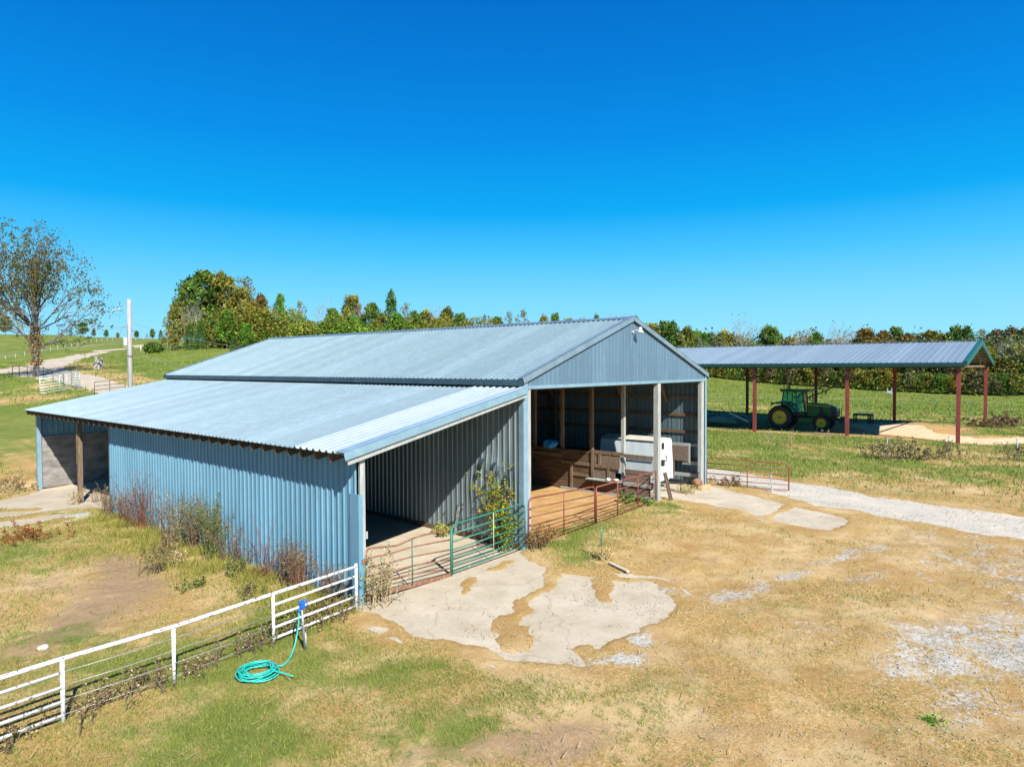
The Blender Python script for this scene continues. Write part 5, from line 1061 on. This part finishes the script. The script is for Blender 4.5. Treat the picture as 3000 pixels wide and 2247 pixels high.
TREES = [
  (50.3,144.5,20.8,0.80,'olive','clump'),
  (54.1,148,26.4,0.70,'green','clump'),
  (59.1,149.9,29.5,0.95,'green','clump'),
  (62.8,148.7,29.2,0.90,'olive','clump'),
  (67.7,146,28.6,0.80,'thin','clump'),
  (63.7,141.3,25.1,0.80,'olive','clump'),
  (66,135.5,23.2,0.60,'rust','clump'),
  (59.5,127.7,20.4,0.80,'gold','clump'),
  (62.5,127.2,19.1,0.60,'gold','clump'),
  (71.6,136.7,23.9,0.42,'bright','clump'),
  (48.6,129.3,15.1,0.70,'cedar','clump'),
  (53.7,128.1,18.2,0.80,'bright','clump'),
  (50.8,119,11.9,1.00,'cedar','clump'),
  (47.6,132,14.8,0.80,'cedar','clump'),
  (46.6,137.7,13.9,0.80,'olive','clump'),
  (54.5,121,15,0.90,'bright','clump'),
  (53,133.4,17,0.80,'green','clump'),
  (55.7,165.5,13.6,0.90,'olive','clump'),
  (50.7,140.8,19.2,0.35,'bare','clump'),
  (52.5,138.8,19.9,0.35,'bare','clump'),
  (63.4,125.9,15.2,0.80,'olive','clump'),
  (52.6,153.8,16.8,0.50,'bare','clump'),
  (77.5,137.5,22.8,0.50,'thin','middle'),
  (73,130.2,16.7,0.70,'olive','middle'),
  (83.3,136.8,22.7,0.40,'bare','middle'),
  (83.9,133,20.9,0.50,'green','middle'),
  (89.5,132.8,25.4,0.55,'cedar','middle'),
  (90.1,129,23.1,0.40,'bare','middle'),
  (90.5,125.4,22.1,0.70,'green','middle'),
  (96.3,124.9,25,0.50,'cedar','middle'),
  (97.4,120.5,22.6,0.50,'thin','middle'),
  (96.2,115.6,19.7,0.70,'green','middle'),
  (100.7,116.6,21.2,0.50,'cedar','middle'),
  (102.3,114.8,21,0.40,'bare','middle'),
  (102.9,110.9,20.8,0.60,'olive','middle'),
  (103.8,106.8,19.2,0.70,'green','middle'),
  (108.2,107.8,17.3,0.50,'red','middle'),
  (68.7,127.6,16.4,0.80,'green','middle'),
  (73.7,126.3,16.5,0.80,'olive','middle'),
  (75.8,123.8,16.9,0.80,'cedar','middle'),
  (79.4,122.8,17.9,0.80,'olive','middle'),
  (81.8,120,17.9,0.80,'bright','middle'),
  (85.8,115.3,18.6,0.80,'olive','middle'),
  (87,111,18.5,0.80,'bright','middle'),
  (94.4,105.4,17.4,0.80,'olive','middle'),
  (97,102.3,16.5,0.80,'green','middle'),
  (112.8,102.5,19.5,0.50,'cedar','ridge'),
  (117,102.2,20.3,0.50,'thin','ridge'),
  (120.3,100,21.1,0.60,'thin','ridge'),
  (123.7,95.9,19.2,0.60,'olive','ridge'),
  (125.8,93.5,19.8,0.50,'green','ridge'),
  (127.9,91,18.4,0.60,'olive','ridge'),
  (130.7,87.8,18.8,0.60,'thin','ridge'),
  (134.5,86.4,19.5,0.40,'green','ridge'),
  (138.8,81.4,19.1,0.60,'bare','ridge'),
  (141.3,78.5,19.3,0.60,'thin','ridge'),
  (138.6,72.4,16.8,0.70,'olive','back'),
  (141,69.6,17.3,0.70,'green','back'),
  (140.5,67.1,16.3,0.60,'cedar','back'),
  (142.8,64.4,15.6,0.70,'olive','back'),
  (144.7,62.1,14.5,0.80,'bright','back'),
  (145,58.7,14,0.60,'bare','back'),
  (147,56.4,14.6,0.70,'olive','back'),
  (154.7,53.7,17.8,0.55,'bare','back'),
  (152.5,47,15.6,0.75,'green','back'),
  (155.6,43.3,13.2,0.80,'thin','back'),
  (160,41.3,14.2,0.50,'bare','back'),
  (157.9,37.6,14,0.50,'green','back'),
  (160,35.1,12.8,0.70,'bare','back'),
  (166.2,34.1,15.8,0.45,'bare','back'),
  (168.3,31.7,14.6,0.50,'bare','back'),
  (161.6,27.1,14.7,0.75,'rust','back'),
  (164.4,23.9,14.1,0.60,'rust','back'),
  (168.4,22.3,15,0.55,'green','back'),
  (165.9,19.1,13.2,0.70,'rust','back'),
  (167,14.7,13.9,0.90,'olive','back'),
  (171.6,12.5,13.1,0.60,'rust','back'),
  (170.8,10.3,14.8,0.60,'green','back'),
  (170.1,8.1,13.9,0.70,'cedar','back'),
  (174.8,5.7,14.2,0.70,'thin','back'),
  (174.5,3,13.9,0.70,'brown','back'),
  (174.5,-0.1,14.3,0.70,'brown','back'),
  (173.7,-2.2,13.8,0.70,'olive','back'),
  (175.7,-4.5,14.2,0.80,'thin','back'),
  (149.2,70.5,11.1,0.82,'bright','mid'),
  (150.7,68.9,10.8,0.86,'cedar','mid'),
  (152.8,66.5,13.5,0.77,'green','mid'),
  (154,65.1,13.5,0.95,'cedar','mid'),
  (154.6,63,13.9,0.95,'cedar','mid'),
  (155.4,60.2,11,0.79,'bare','mid'),
  (155.8,57.9,13.5,0.95,'thin','mid'),
  (155.6,56.3,12,0.90,'green','mid'),
  (156,53.9,10.5,0.78,'green','mid'),
  (156.7,51.2,9.4,0.79,'brown','mid'),
  (157.1,49,12.1,0.85,'gold','mid'),
  (156.9,47.2,9.9,0.84,'brown','mid'),
  (157.1,45.2,11.6,0.71,'olive','mid'),
  (157.5,43,11.9,0.86,'bare','mid'),
  (157.6,40.9,9.5,1.00,'brown','mid'),
  (157.6,39.1,11.2,0.89,'olive','mid'),
  (157.8,36.9,9.1,0.92,'thin','mid'),
  (158.1,34.6,8.4,0.80,'olive','mid'),
  (158.3,32.6,8.4,0.87,'brown','mid'),
  (158.1,31.1,10.4,0.79,'olive','mid'),
  (158,29.2,9.4,0.97,'cedar','mid'),
  (158.4,26.8,10.1,0.71,'cedar','mid'),
  (158,25.1,7.4,0.90,'cedar','mid'),
  (158.1,23,7,0.89,'olive','mid'),
  (157.8,21.4,7.4,0.88,'bright','mid'),
  (157.7,19.6,6.5,0.71,'bright','mid'),
  (157.6,17.8,8.8,1.00,'cedar','mid'),
  (157.2,16.2,9.2,0.83,'brown','mid'),
  (156.9,14.4,6.3,0.92,'cedar','mid'),
  (157.1,12.3,6.4,0.71,'olive','mid'),
  (156.8,10.7,6.8,0.71,'green','mid'),
  (156.3,9.2,8.7,0.90,'brown','mid'),
  (156.6,7.5,6.4,0.82,'olive','mid'),
  (156.9,6.1,6.9,0.89,'gold','mid'),
  (157.7,4.2,7,0.71,'cedar','mid'),
  (157.9,3.1,9.2,0.93,'gold','mid'),
  (158.6,1.2,7.7,0.72,'thin','mid'),
  (158.9,-0.1,10.7,0.82,'bare','mid'),
  (159.4,-1.6,9.9,0.92,'olive','mid'),
  (159.6,-2.9,8.6,0.98,'cedar','mid'),
  (161.1,-4.6,10.3,0.80,'bare','mid'),
  (162.1,-5.8,10.2,0.79,'gold','mid'),
  (139.9,66,8.2,1.17,'olive','edge'),
  (141.5,64.1,7.4,1.10,'gold','edge'),
  (143.7,61.5,9,1.17,'cedar','edge'),
  (144.9,59.9,8,1.21,'olive','edge'),
  (145.4,57,6.2,0.97,'olive','edge'),
  (145.6,54.6,7.1,1.06,'green','edge'),
  (145.7,52.2,5.6,1.27,'cedar','edge'),
  (146.3,49.4,6.1,1.06,'gold','edge'),
  (146.7,46.8,7.5,1.12,'bright','edge'),
  (146.5,44.8,6.6,1.23,'brown','edge'),
  (147,41.9,6,1.11,'cedar','edge'),
  (146.8,40,6.4,0.95,'brown','edge'),
  (147.4,37,5.9,0.96,'olive','edge'),
  (147,35.3,6.4,1.26,'olive','edge'),
  (147.5,32.5,6.1,0.93,'brown','edge'),
  (147.3,30.5,4.3,1.29,'green','edge'),
  (147.2,28.4,4.8,1.29,'cedar','edge'),
  (147,26.3,5.7,1.22,'olive','edge'),
  (147.1,23.8,4.4,1.24,'gold','edge'),
  (146.8,21.8,4.7,1.28,'olive','edge'),
  (146.5,19.8,5.1,1.07,'gold','edge'),
  (146.4,17.5,3.9,0.97,'olive','edge'),
  (145.9,15.7,4,1.04,'brown','edge'),
  (146,13.2,2.8,0.97,'olive','edge'),
  (145.2,11.7,3.9,1.09,'olive','edge'),
  (145,9.6,3.8,1.11,'green','edge'),
  (144.7,7.5,3.3,1.21,'gold','edge'),
  (144.7,5.9,3.9,1.14,'olive','edge'),
  (145.1,4.3,4.4,1.21,'brown','edge'),
  (145.4,2.7,4.3,1.21,'brown','edge'),
  (145.9,0.8,3.2,1.00,'brown','edge'),
  (146.2,-0.6,3.7,0.95,'cedar','edge'),
  (146.7,-2.4,3.7,1.15,'olive','edge'),
  (147.3,-4.2,3,1.13,'olive','edge'),
  (148.5,-5.6,4.1,0.93,'olive','edge'),
  (150,-7.3,2.6,1.16,'olive','edge'),
  (51.8,277.9,27.3,0.80,'thin','hill'),
  (46.5,276.2,24.1,1.20,'olive','hill'),
  (43,280.3,24.8,1.20,'green','hill'),
  (54.9,271.1,23.7,0.90,'thin','hill'),
  (66.7,263.5,22.4,1.25,'green','hill'),
  (63.6,270.1,19.7,0.90,'thin','hill'),
  (71.4,267.1,20.3,0.80,'brown','hill'),
  (79.5,279.2,20.6,1.00,'green','hill'),
  (82.4,275.8,19.5,1.00,'olive','hill'),
  (82.5,257.2,19.6,1.00,'green','hill'),
  (85.6,250.7,20.1,0.90,'green','hill'),
  (73.9,213.5,17.6,0.80,'cedar','hill'),
  (85,254.3,18.3,0.90,'thin','hill'),
]

ADJ={'green':'dark green broadleaf tree','olive':'olive-green broadleaf tree','bright':'fresh green leafy tree','gold':'golden-olive leafy tree','rust':'rust-orange autumn tree','brown':'dull brown autumn tree','cedar':'dark pointed cedar','thin':'sparse half-bare tree','red':'small dark red tree','bare':'bare grey branching tree'}
SEC={'clump':'in the clump left of the barn','middle':'over the long barn roof','ridge':'over the barn ridge','back':'on the skyline behind the hay shed','mid':'mid-wood behind the hay shed','edge':'at the field edge behind the hay shed','hill':'on the hilltop by the pole'}
GRP={'clump':'trees in the clump left of the barn','middle':'trees seen over the barn roof','ridge':'trees seen over the barn ridge','back':'skyline trees behind the hay shed','mid':'middle trees behind the hay shed','edge':'edge trees behind the hay shed','hill':'hilltop trees at the left'}
NM={'cedar':'cedar_tree','bare':'bare_tree','thin':'sparse_tree'}
def ordn(i): return ['first','second','third','fourth','fifth','sixth','seventh','eighth','ninth','tenth','eleventh','twelfth','thirteenth','fourteenth','fifteenth','sixteenth','seventeenth','eighteenth'][min(i,17)]
cnt={}; tot={}
def azi(t): return math.atan2(t[0]-CAM.x,t[1]-CAM.y)
TREES.sort(key=azi)
_nc=0
for i_,t in enumerate(TREES):
    if t[5] in('middle','ridge') and t[4]=='cedar':
        _nc+=1
        if _nc%3: TREES[i_]=(t[0],t[1],t[2]-.8,max(.75,t[3]),'green' if _nc%2 else 'olive',t[5])
    elif t[5]=='middle' and t[4] in('green','olive','bright'): TREES[i_]=(t[0],t[1],t[2],max(.8,t[3]*1.15),t[4],t[5])
for t in TREES: tot[(t[4],t[5])]=tot.get((t[4],t[5]),0)+1
for t in TREES:
    x,y,zt,wf,kd,sec=t; k=(kd,sec); i=cnt.get(k,0); cnt[k]=i+1; z=tz(x,y)-.1; h=max(2.5,zt-z)
    q='only ' if tot[k]==1 else ordn(i)+' from the left, '
    lab=(ADJ[kd]+' '+SEC[sec]) if tot[k]==1 else ADJ[kd]+' '+SEC[sec]+', '+ordn(i)+' from left'
    wd=wf*(1.25 if sec=='back' else 1)*(1.0 if kd not in('bare',) else 1.3)*(1.15 if sec in('mid','edge') else 1)
    if sec in('edge',): wd=max(wd,5.5/h)
    place_tree(NM.get(kd,'broadleaf_tree'),x,y,z,h,wd,kd,(i*7+hash_(sec))%3,random.uniform(0,6.28),lab,'tree',GRP[sec])
# dense understorey that reads as one mass
def thicket(name,pts,n,hh,size,pal,label,seed,wid=6):
    g=np.random.default_rng(seed); P_=np.array(pts,float); seg=g.integers(0,len(P_)-1,n); t=g.uniform(0,1,n); c=P_[seg]*(1-t[:,None])+P_[seg+1]*t[:,None]
    x=c[:,0]+g.normal(0,wid,n)*.9; y=c[:,1]+g.normal(0,wid,n)*.9; z0=terr(x,y); top=hh*(.35+1.1*fbm(x*.16,y*.16,seed,3)); z=z0+top*g.uniform(0,1,n)**.8
    V,F,cc=leafquads(np.stack([x,y,z],-1),size,palette(pal,n,seed,.3)*(.7+.6*fbm(x*.3,y*.3,seed+1))[:,None],0,seed)
    tag(npmesh(name,V,F,M['leaf'],colors=cc),label,'undergrowth',kind='stuff')
thicket('wood_undergrowth',[(149,64),(153,45),(153,27),(151,7),(153,-5),(157,-20),(161,-36)],30000,3.2,.22,PAL['olive']+PAL['green']+PAL['brown'],'mixed olive and brown undergrowth filling the wood behind the hay shed',11,4.5)
thicket('wood_backdrop',[(165,75),(172,52),(170,30),(166,8),(166,-12),(170,-35)],50000,9.5,.34,PAL['olive']+PAL['brown']+PAL['green'],'mixed autumn woodland filling in behind the front trees',12,6)
thicket('hedge_undergrowth',[(54,136),(60,129),(72,122),(90,108),(104,98),(120,88),(135,74)],60000,8,.25,PAL['olive']+PAL['bright']+PAL['gold']+PAL['green'],'olive-green undergrowth below the trees beyond the barn',13,3.5)
# ---------------------------------------------------------------- the big oak
ox_,oy_=9.66,88.27; oz_=tz(ox_,oy_)
oak=empty('oak_tree',(ox_-.3,oy_+.2,oz_),label='tall half-bare oak with clumps of bronze leaves standing left of the pole',cat='tree')
segs,tips=grow(20.5,7.4,.46,4,4,(.35,.95),31,up=.35,wig=.14,lenf=.64,first=.33,taper=.6,low=9)
segs=[s for s in segs if s[2]>.028]; oak.scale=(.68,.68,.93)
V,F=tubes_np(segs,6); npmesh('trunk',V,F,simple('oak_bark',(.075,.065,.055),(.19,.175,.16),2,(3,3,.6),.9),oak,smooth=True)
T=np.array([t[0] for t in tips]); g=np.random.default_rng(9)
_q=np.floor(T/1.25).astype(int); _u,_i=np.unique(_q,axis=0,return_index=True); T2=T[_i]; T2=T2[(g.uniform(0,1,len(T2))<.46)]; idx=g.integers(0,len(T2),12000); C=T2[idx]+g.normal(0,.48,(12000,3))*g.uniform(.4,1.3,(len(T2),1))[idx]; pal=palette([(.075,.075,.02),(.055,.08,.018),(.10,.07,.02),(.055,.065,.018),(.15,.10,.025)],12000,3,.25)
V,F,c=leafquads(C,.16,pal,0,5); npmesh('foliage',V,F,M['leaf'],oak,colors=c)
n=1500; a=g.uniform(0,6.28,n); z=np.concatenate([g.normal(2.2,.15,300),g.normal(4.6,1.0,900),g.uniform(5.5,7,300)]); C=np.stack([(.55+g.exponential(.22,n))*np.cos(a),(.55+g.exponential(.22,n))*np.sin(a),z],-1)
V,F,c=leafquads(C,.14,palette([(.20,.12,.05),(.12,.08,.04),(.25,.16,.07)],n,8),0,6); npmesh('ivy',V,F,M['leaf'],oak,colors=c)
# ---------------------------------------------------------------- bushes and weeds
def weed(name,x,y,h,label,cat,stems,pal,nleaf,spr=.25,leaf=.03,stemcol='rust',seed=0,arch=.3,group=None,top=0.):
    z=tz(x,y)-.02; w=empty(name,(x,y,z),label=label,cat=cat,group=group); rr=random.Random(seed*17+3); g=np.random.default_rng(seed+100); segs=[];pts=[]
    for s in range(stems):
        a=rr.uniform(0,6.28); l=h*rr.uniform(.55,1.05); p=Vector((rr.gauss(0,spr*.5),rr.gauss(0,spr*.5),0)); d=Vector((math.cos(a)*arch*rr.random(),math.sin(a)*arch*rr.random(),1)).normalized()
        n=6; segs.append(((0,0,-.03),(p.x,p.y,0.012),.012,.010))
        for i in range(n):
            d=(d+Vector((rr.gauss(0,.09),rr.gauss(0,.09),-arch*.18))).normalized(); q=p+d*l/n; r0=.010*(1-i/n)+.003; segs.append((tuple(p),tuple(q),r0,r0*.8)); p=q
            if i>0: pts.append(tuple(q))
            if i>1:
                for _ in range(2):
                    d2=(d+Vector((rr.gauss(0,.7),rr.gauss(0,.7),.2))).normalized(); q2=q+d2*l*.18*rr.uniform(.5,1.2); segs.append((tuple(q),tuple(q2),.004,.002)); pts.append(tuple(q2))
    V,F=tubes_np(segs,4); npmesh('stems',V,F,STEM[stemcol],w)
    if nleaf:
        P_=np.array(pts); wgt=(P_[:,2]/P_[:,2].max())**top if top else np.ones(len(P_)); i=g.choice(len(P_),nleaf,p=wgt/wgt.sum()); C=P_[i]+g.normal(0,.035,(nleaf,3)); C[:,2]=np.maximum(C[:,2],.01)
        V,F,c=leafquads(C,leaf,palette(pal,nleaf,seed+7,.3),0,seed+3); npmesh('leaves',V,F,M['leaf'],w,colors=c)
    return w
STEM={'rust':simple('russet_stem',(.17,.075,.04),(.28,.14,.08),8),'tan':simple('tan_stem',(.34,.25,.14),(.5,.4,.25),8),'green':simple('green_stem',(.10,.15,.04),(.18,.2,.06),8),'red':simple('crimson_stem',(.16,.045,.03),(.24,.09,.06),8),'brown':simple('brown_stem',(.12,.08,.05),(.22,.15,.1),8)}
RU=[(.20,.075,.02),(.14,.06,.02),(.24,.12,.035)];GR=[(.08,.11,.03),(.12,.15,.04),(.2,.2,.06)];TN=[(.35,.26,.13),(.25,.18,.09),(.42,.33,.18)];BR=[(.16,.11,.06),(.22,.15,.08),(.10,.09,.04)]
WD=[(15.5,.95,'rust-orange weed at the far end of the blue wall',14,RU,500,'rust',.03,.35),(14.7,.8,'thin brown weed beside the rust-orange weed at the wall end',10,BR,160,'brown',.025,.3),
 (13.4,1.15,'bright rusty spire of weed against the blue wall',16,RU,650,'rust',.03,.22),(12.5,.9,'low reddish stalks between the two rusty spires',10,RU,200,'red',.025,.4),
 (11.9,1.75,'tallest brown seedy weed with a crimson foot by the blue wall',16,BR,650,'red',.03,.18),(11.0,.85,'grey-brown wispy weed past the tallest seedy weed',9,BR,160,'brown',.025,.35),
 (9.5,1.55,'tall tan seedy weed halfway along the blue wall',18,TN,500,'tan',.028,.28),(9.0,1.0,'short pale twiggy weed beside the tall tan one',10,TN,120,'tan',.025,.4),
 (8.4,1.25,'dark green weed, far one of the green thicket by the wall',15,GR+BR,800,'green',.035,.3),(7.7,1.35,'dark green bushy weed second in the thicket by the wall',18,GR+BR,1000,'green',.035,.3),
 (7.1,1.40,'dark green bushy weed third in the thicket by the wall',18,GR,1000,'green',.035,.3),(6.5,1.35,'brown-topped green weed at the near side of the thicket',16,GR+BR,900,'green',.035,.28),
 (5.6,1.25,'crimson pokeweed stalks just after the green thicket',9,RU,110,'red',.03,.6),(5.0,.7,'low brown twigs between the crimson and the arching pokeweed',9,BR,120,'brown',.025,.4),
 (3.5,1.35,'arching bare crimson pokeweed with drooping branches',11,RU,90,'red',.03,.95),(2.9,.95,'dull red upright weed beside the arching pokeweed',14,RU+BR,260,'red',.03,.35),
 (2.3,1.1,'slender brown-green weed before the orange weed',12,BR+GR,420,'brown',.03,.25),(1.7,1.0,'orange-leaved weed near the white fence corner',14,RU,600,'rust',.032,.3),
 (.9,.85,'small red-brown weed at the near wall corner',12,RU+BR,260,'rust',.028,.35),(.35,.8,'wispy grey weed behind the last white fence post',12,BR,260,'brown',.025,.35)]
for i,(y,h,l,st,pal,nl,sc,lf,ar) in enumerate(WD):
    weed('tall_weed',-6.33-.12*((i*37)%5)/4,y,h*1.18,l,'weed',st+8,pal+BR+GR[:1],int(nl*.85),.26,lf*.72,sc if i%3 else 'brown',i,ar*.8,'tall weeds along the blue wall')
for i,(x,y,h,l,pal,sc,nl) in enumerate([(-7.4,7.6,.8,'dead dark weed clump on the bare soil, nearer the wall',BR,'brown',420),(-8.1,6.4,.8,'dead dark weed clump on the bare soil beside the dry patch',BR+GR,'brown',420),(-7.5,6.6,.55,'small yellow weed between the two dead clumps',TN,'tan',300),
   (-6.9,4.4,.45,'low green weed tuft in the rank grass by the wall',GR,'green',500),(-8.1,4.2,.35,'small green weed in front of the rank grass',GR,'green',350),(-7.5,2.6,.35,'flat brown-green weed in the grass inside the fence',GR+BR,'brown',350)]):
    weed('dry_weed',x,y,h,l,'weed',12,pal,nl,.3,.028,sc,40+i,.4,'weeds on the soil inside the fence')
k=0; FW=[(-11.9,-.72,.55,'brown bramble clump just right of the second white post'),(-11.5,-.6,.42,'low brown bramble a step along the wires'),(-11.1,-.55,.62,'leafy olive bramble midway between the first two wired posts'),(-10.75,-.66,.42,'small brown bramble left of the middle fence post'),(-10.1,-.6,.35,'sparse dead weed right of the middle fence post'),(-9.7,-.52,.4,'thin dead weed under the wires'),(-9.1,-.5,.5,'dead weed clump approaching the hydrant post'),(-8.7,-.48,.55,'dark weed wrapped round the fence post beside the hydrant'),(-7.9,-.42,.35,'dark dead tuft right of the hydrant'),(-7.3,-.35,.45,'reddish tuft under the white rails'),(-6.8,-.30,.55,'brown weed in the last white fence bay'),(-12.9,-.78,.3,'low green weed growing through the leftmost white rails')]
for i,(x,y,h,l) in enumerate(FW): weed('fence_weed',x,y,h,l,'weed',12,BR+BR+TN+(GR if i in(2,11) else RU if i==9 else []),260,.34,.019,'brown',60+i,.6,'weeds under the white fence')
weed('tall_weed',-5.75,-.38,1.15,'brown twiggy weed between the white fence end and the rusty gate','weed',26,BR+GR+TN,1100,.35,.026,'tan',91,.55)
weed('tall_weed',.35,-.28,.85,'bushy brown weed between the green gate and the red gate','weed',26,BR+RU,1200,.32,.028,'brown',92,.5)
weed('yellow_vine',-.22,.85,2.2,'yellow-leaved vine sapling climbing the grey wall by the green gate','vine',18,[(.36,.26,.02),(.25,.21,.03),(.10,.17,.02),(.14,.20,.03),(.10,.16,.02)],2300,.20,.036,'brown',93,.12)
weed('green_shrub',-.45,.5,1.3,'green leafy shrub at the foot of the yellow vine','shrub',22,[(.09,.17,.02),(.15,.24,.04),(.36,.28,.03)],1000,.32,.038,'green',94,.5)
weed('green_shrub',-.35,3.3,.55,'small yellow-green shrub at the foot of the inner lean-to wall','shrub',16,[(.22,.26,.05),(.35,.32,.08)],500,.4,.04,'green',95,.8)
weed('dry_tuft',.68,-2.35,.42,'golden dry tuft at the foot of the leaning steel stake','tuft',40,[(.55,.38,.10),(.45,.32,.08)],300,.25,.02,'tan',96,.6)
weed('dry_tuft',10.6,-.1,.4,'golden dry weed on the concrete before the trailer','tuft',40,[(.5,.36,.12),(.3,.3,.08)],500,.35,.025,'tan',97,.7)
weed('green_shrub',7.6,.7,.35,'low dark green shrub behind the pair of red gates','shrub',18,[(.05,.14,.02),(.09,.2,.03)],900,.6,.045,'green',98,.9)
weed('dry_weed',13.5,-.75,.5,'brown weed under the open red gate','weed',20,BR+RU,700,.5,.03,'brown',99,.7)
weed('dry_weed',-5.6,19.0,.8,'dead weed beside the lone post of the far bay, right side','weed',8,BR+TN,120,.2,.03,'brown',101,.6)
weed('dry_weed',-6.35,19.2,.6,'dry bushy weed at the foot of the lone post, left side','weed',16,TN,260,.3,.025,'tan',102,.5)
weed('dry_weed',-7.0,26.2,.9,'brown shrubby weed beyond the far lean-to corner','weed',22,BR+RU+TN,900,.7,.035,'tan',103,.7)
weed('dry_weed',-8.3,26.8,.7,'pale brown weed farther left of the lean-to corner','weed',20,TN+BR,700,.8,.035,'tan',104,.8)
weed('dry_weed',-10.3,14.2,.45,'rusty low weed patch on the pasture left of the slab','weed',30,RU,1300,1.3,.03,'rust',105,.9)
weed('dry_weed',-9.2,13.7,.4,'second rusty low weed patch nearer the blue wall','weed',30,RU,1100,1.1,.03,'rust',106,.9)
for i,(x,y,h,l) in enumerate([(28.9,-3.4,1.15,'dark-leaved weed behind the short stake, leftmost on the bank'),(29.6,-4.3,.95,'dark-leaved weed, second on the bank before the shed'),(30.2,-5.1,1.25,'largest dark-leaved weed on the bank before the shed'),(31.0,-6.7,1.1,'dark-leaved weed, right one on the bank by the grey stake'),(30.0,-5.6,.7,'small weed below the largest one on the bank'),(32.9,-10.1,.9,'dark shrub beside the stake at the right edge')]):
    weed('field_weed',x,y,h,l,'weed',18,[(.14,.12,.06),(.2,.17,.09),(.10,.11,.04)],420,.7,.06,'brown',110+i,.6,'weeds on the bank before the hay shed')
for i,(x,y,l) in enumerate([(31.5,4.1,'thin weed stalks before the tractor, left pair'),(32.2,2.9,'thin forked weed stalks before the tractor, right pair'),(33.8,1.0,'spindly weed stalks before the second red post')]):
    weed('field_weed',x,y,1.1,l,'weed',9,TN+BR,120,.6,.04,'tan',120+i,.5,'weeds on the bank before the hay shed')
weed('brush_pile',57.9,-7.2,1.3,'brown brush heaped round the foot of the far corner shed post','brush',60,BR,2600,1.6,.09,'brown',130,1.1)
weed('brush_pile',55.4,-6.7,.8,'lower brown brush trailing left of the corner shed post','brush',50,BR,1600,1.5,.08,'brown',131,1.2)
weed('green_tuft',-3.35,-11.1,.10,'small fresh green tuft alone in the gravelly yard','tuft',24,[(.12,.24,.03),(.18,.32,.05)],260,.16,.02,'green',132,1.0)
# bush on the hill by the road
b=empty('round_bush',(41.7,135.6,tz(41.7,135.6)),label='small dark green round bush beside the far end of the dirt road',cat='bush')
g=np.random.default_rng(77); n=1500; d=g.normal(size=(n,3)); d/=np.linalg.norm(d,axis=1,keepdims=True); C=d*g.uniform(.6,1.1,(n,1))*np.array([1.9,1.9,1.15])+np.array([0,0,1.1]); V,F,c=leafquads(C,.22,palette(PAL['green'],n,5),0,5); npmesh('foliage',V,F,M['leaf'],b,colors=c); mb=MB(); mb.tube([(0,0,-.1),(0,0,1)],.1); mb.build('stem',M['bark'],b)
b=empty('tree_stump',(17.95,94.06,tz(17.95,94.06)),label='grey broken stump in the pasture between the oak and the pole',cat='stump')
mb=MB(); mb.tube([(0,0,-.2),(.1,0,1.0),(-.1,.1,2.1)],[.5,.35,.1],7); mb.tube([(.5,.2,-.2),(.8,.2,1.7)],[.3,.12],6); mb.build('stump_wood',M['barkpale'],b)
# fallen branch standing behind the tractor
fb=empty('fallen_branch',(49,5.5,0),label='dead leafy branch propped behind the tractor cab under the shed',cat='branch')
segs=[]; rr=random.Random(8); pts=[]
for (a,b_) in [(Vector((0,4.6,.6)),Vector((2,-4.2,5.3))),(Vector((0,2.2,3.0)),Vector((1,4.0,4.4))),(Vector((.2,2.4,2.6)),Vector((1,-.2,3.8)))]:
    n=9; p=a
    for i in range(n):
        q=a.lerp(b_,(i+1)/n)+Vector((rr.gauss(0,.08),rr.gauss(0,.12),rr.gauss(0,.08))); segs.append((tuple(p),tuple(q),.08*(1-i/n)+.02,.08*(1-(i+1)/n)+.02)); p=q
        for _ in range(4): e=q+Vector((rr.gauss(0,.4),rr.gauss(0,.5),rr.gauss(-.15,.35))); segs.append((tuple(q),tuple(e),.015,.008)); pts.append(tuple(e)); pts.append(tuple(q.lerp(e,.5)))
V,F=tubes_np(segs,5); npmesh('limb',V,F,M['bark'],fb)
P_=np.array(pts); g=np.random.default_rng(4); C=P_[g.integers(0,len(P_),500)]+g.normal(0,.12,(500,3)); V,F,c=leafquads(C,.08,palette(BR+GR,500,4),0,4); npmesh('leaves',V,F,M['leaf'],fb,colors=c)
# twigs and debris
for i,(x,y,l) in enumerate([(-7.0,16.3,'grey weathered board lying on the far slab edge')]):
    tag(MB().box(x-.55,x+.3,y-.12,y+.12,tz(x,y),tz(x,y)+.09).build('plank',M['woodgrey']),l,'plank')
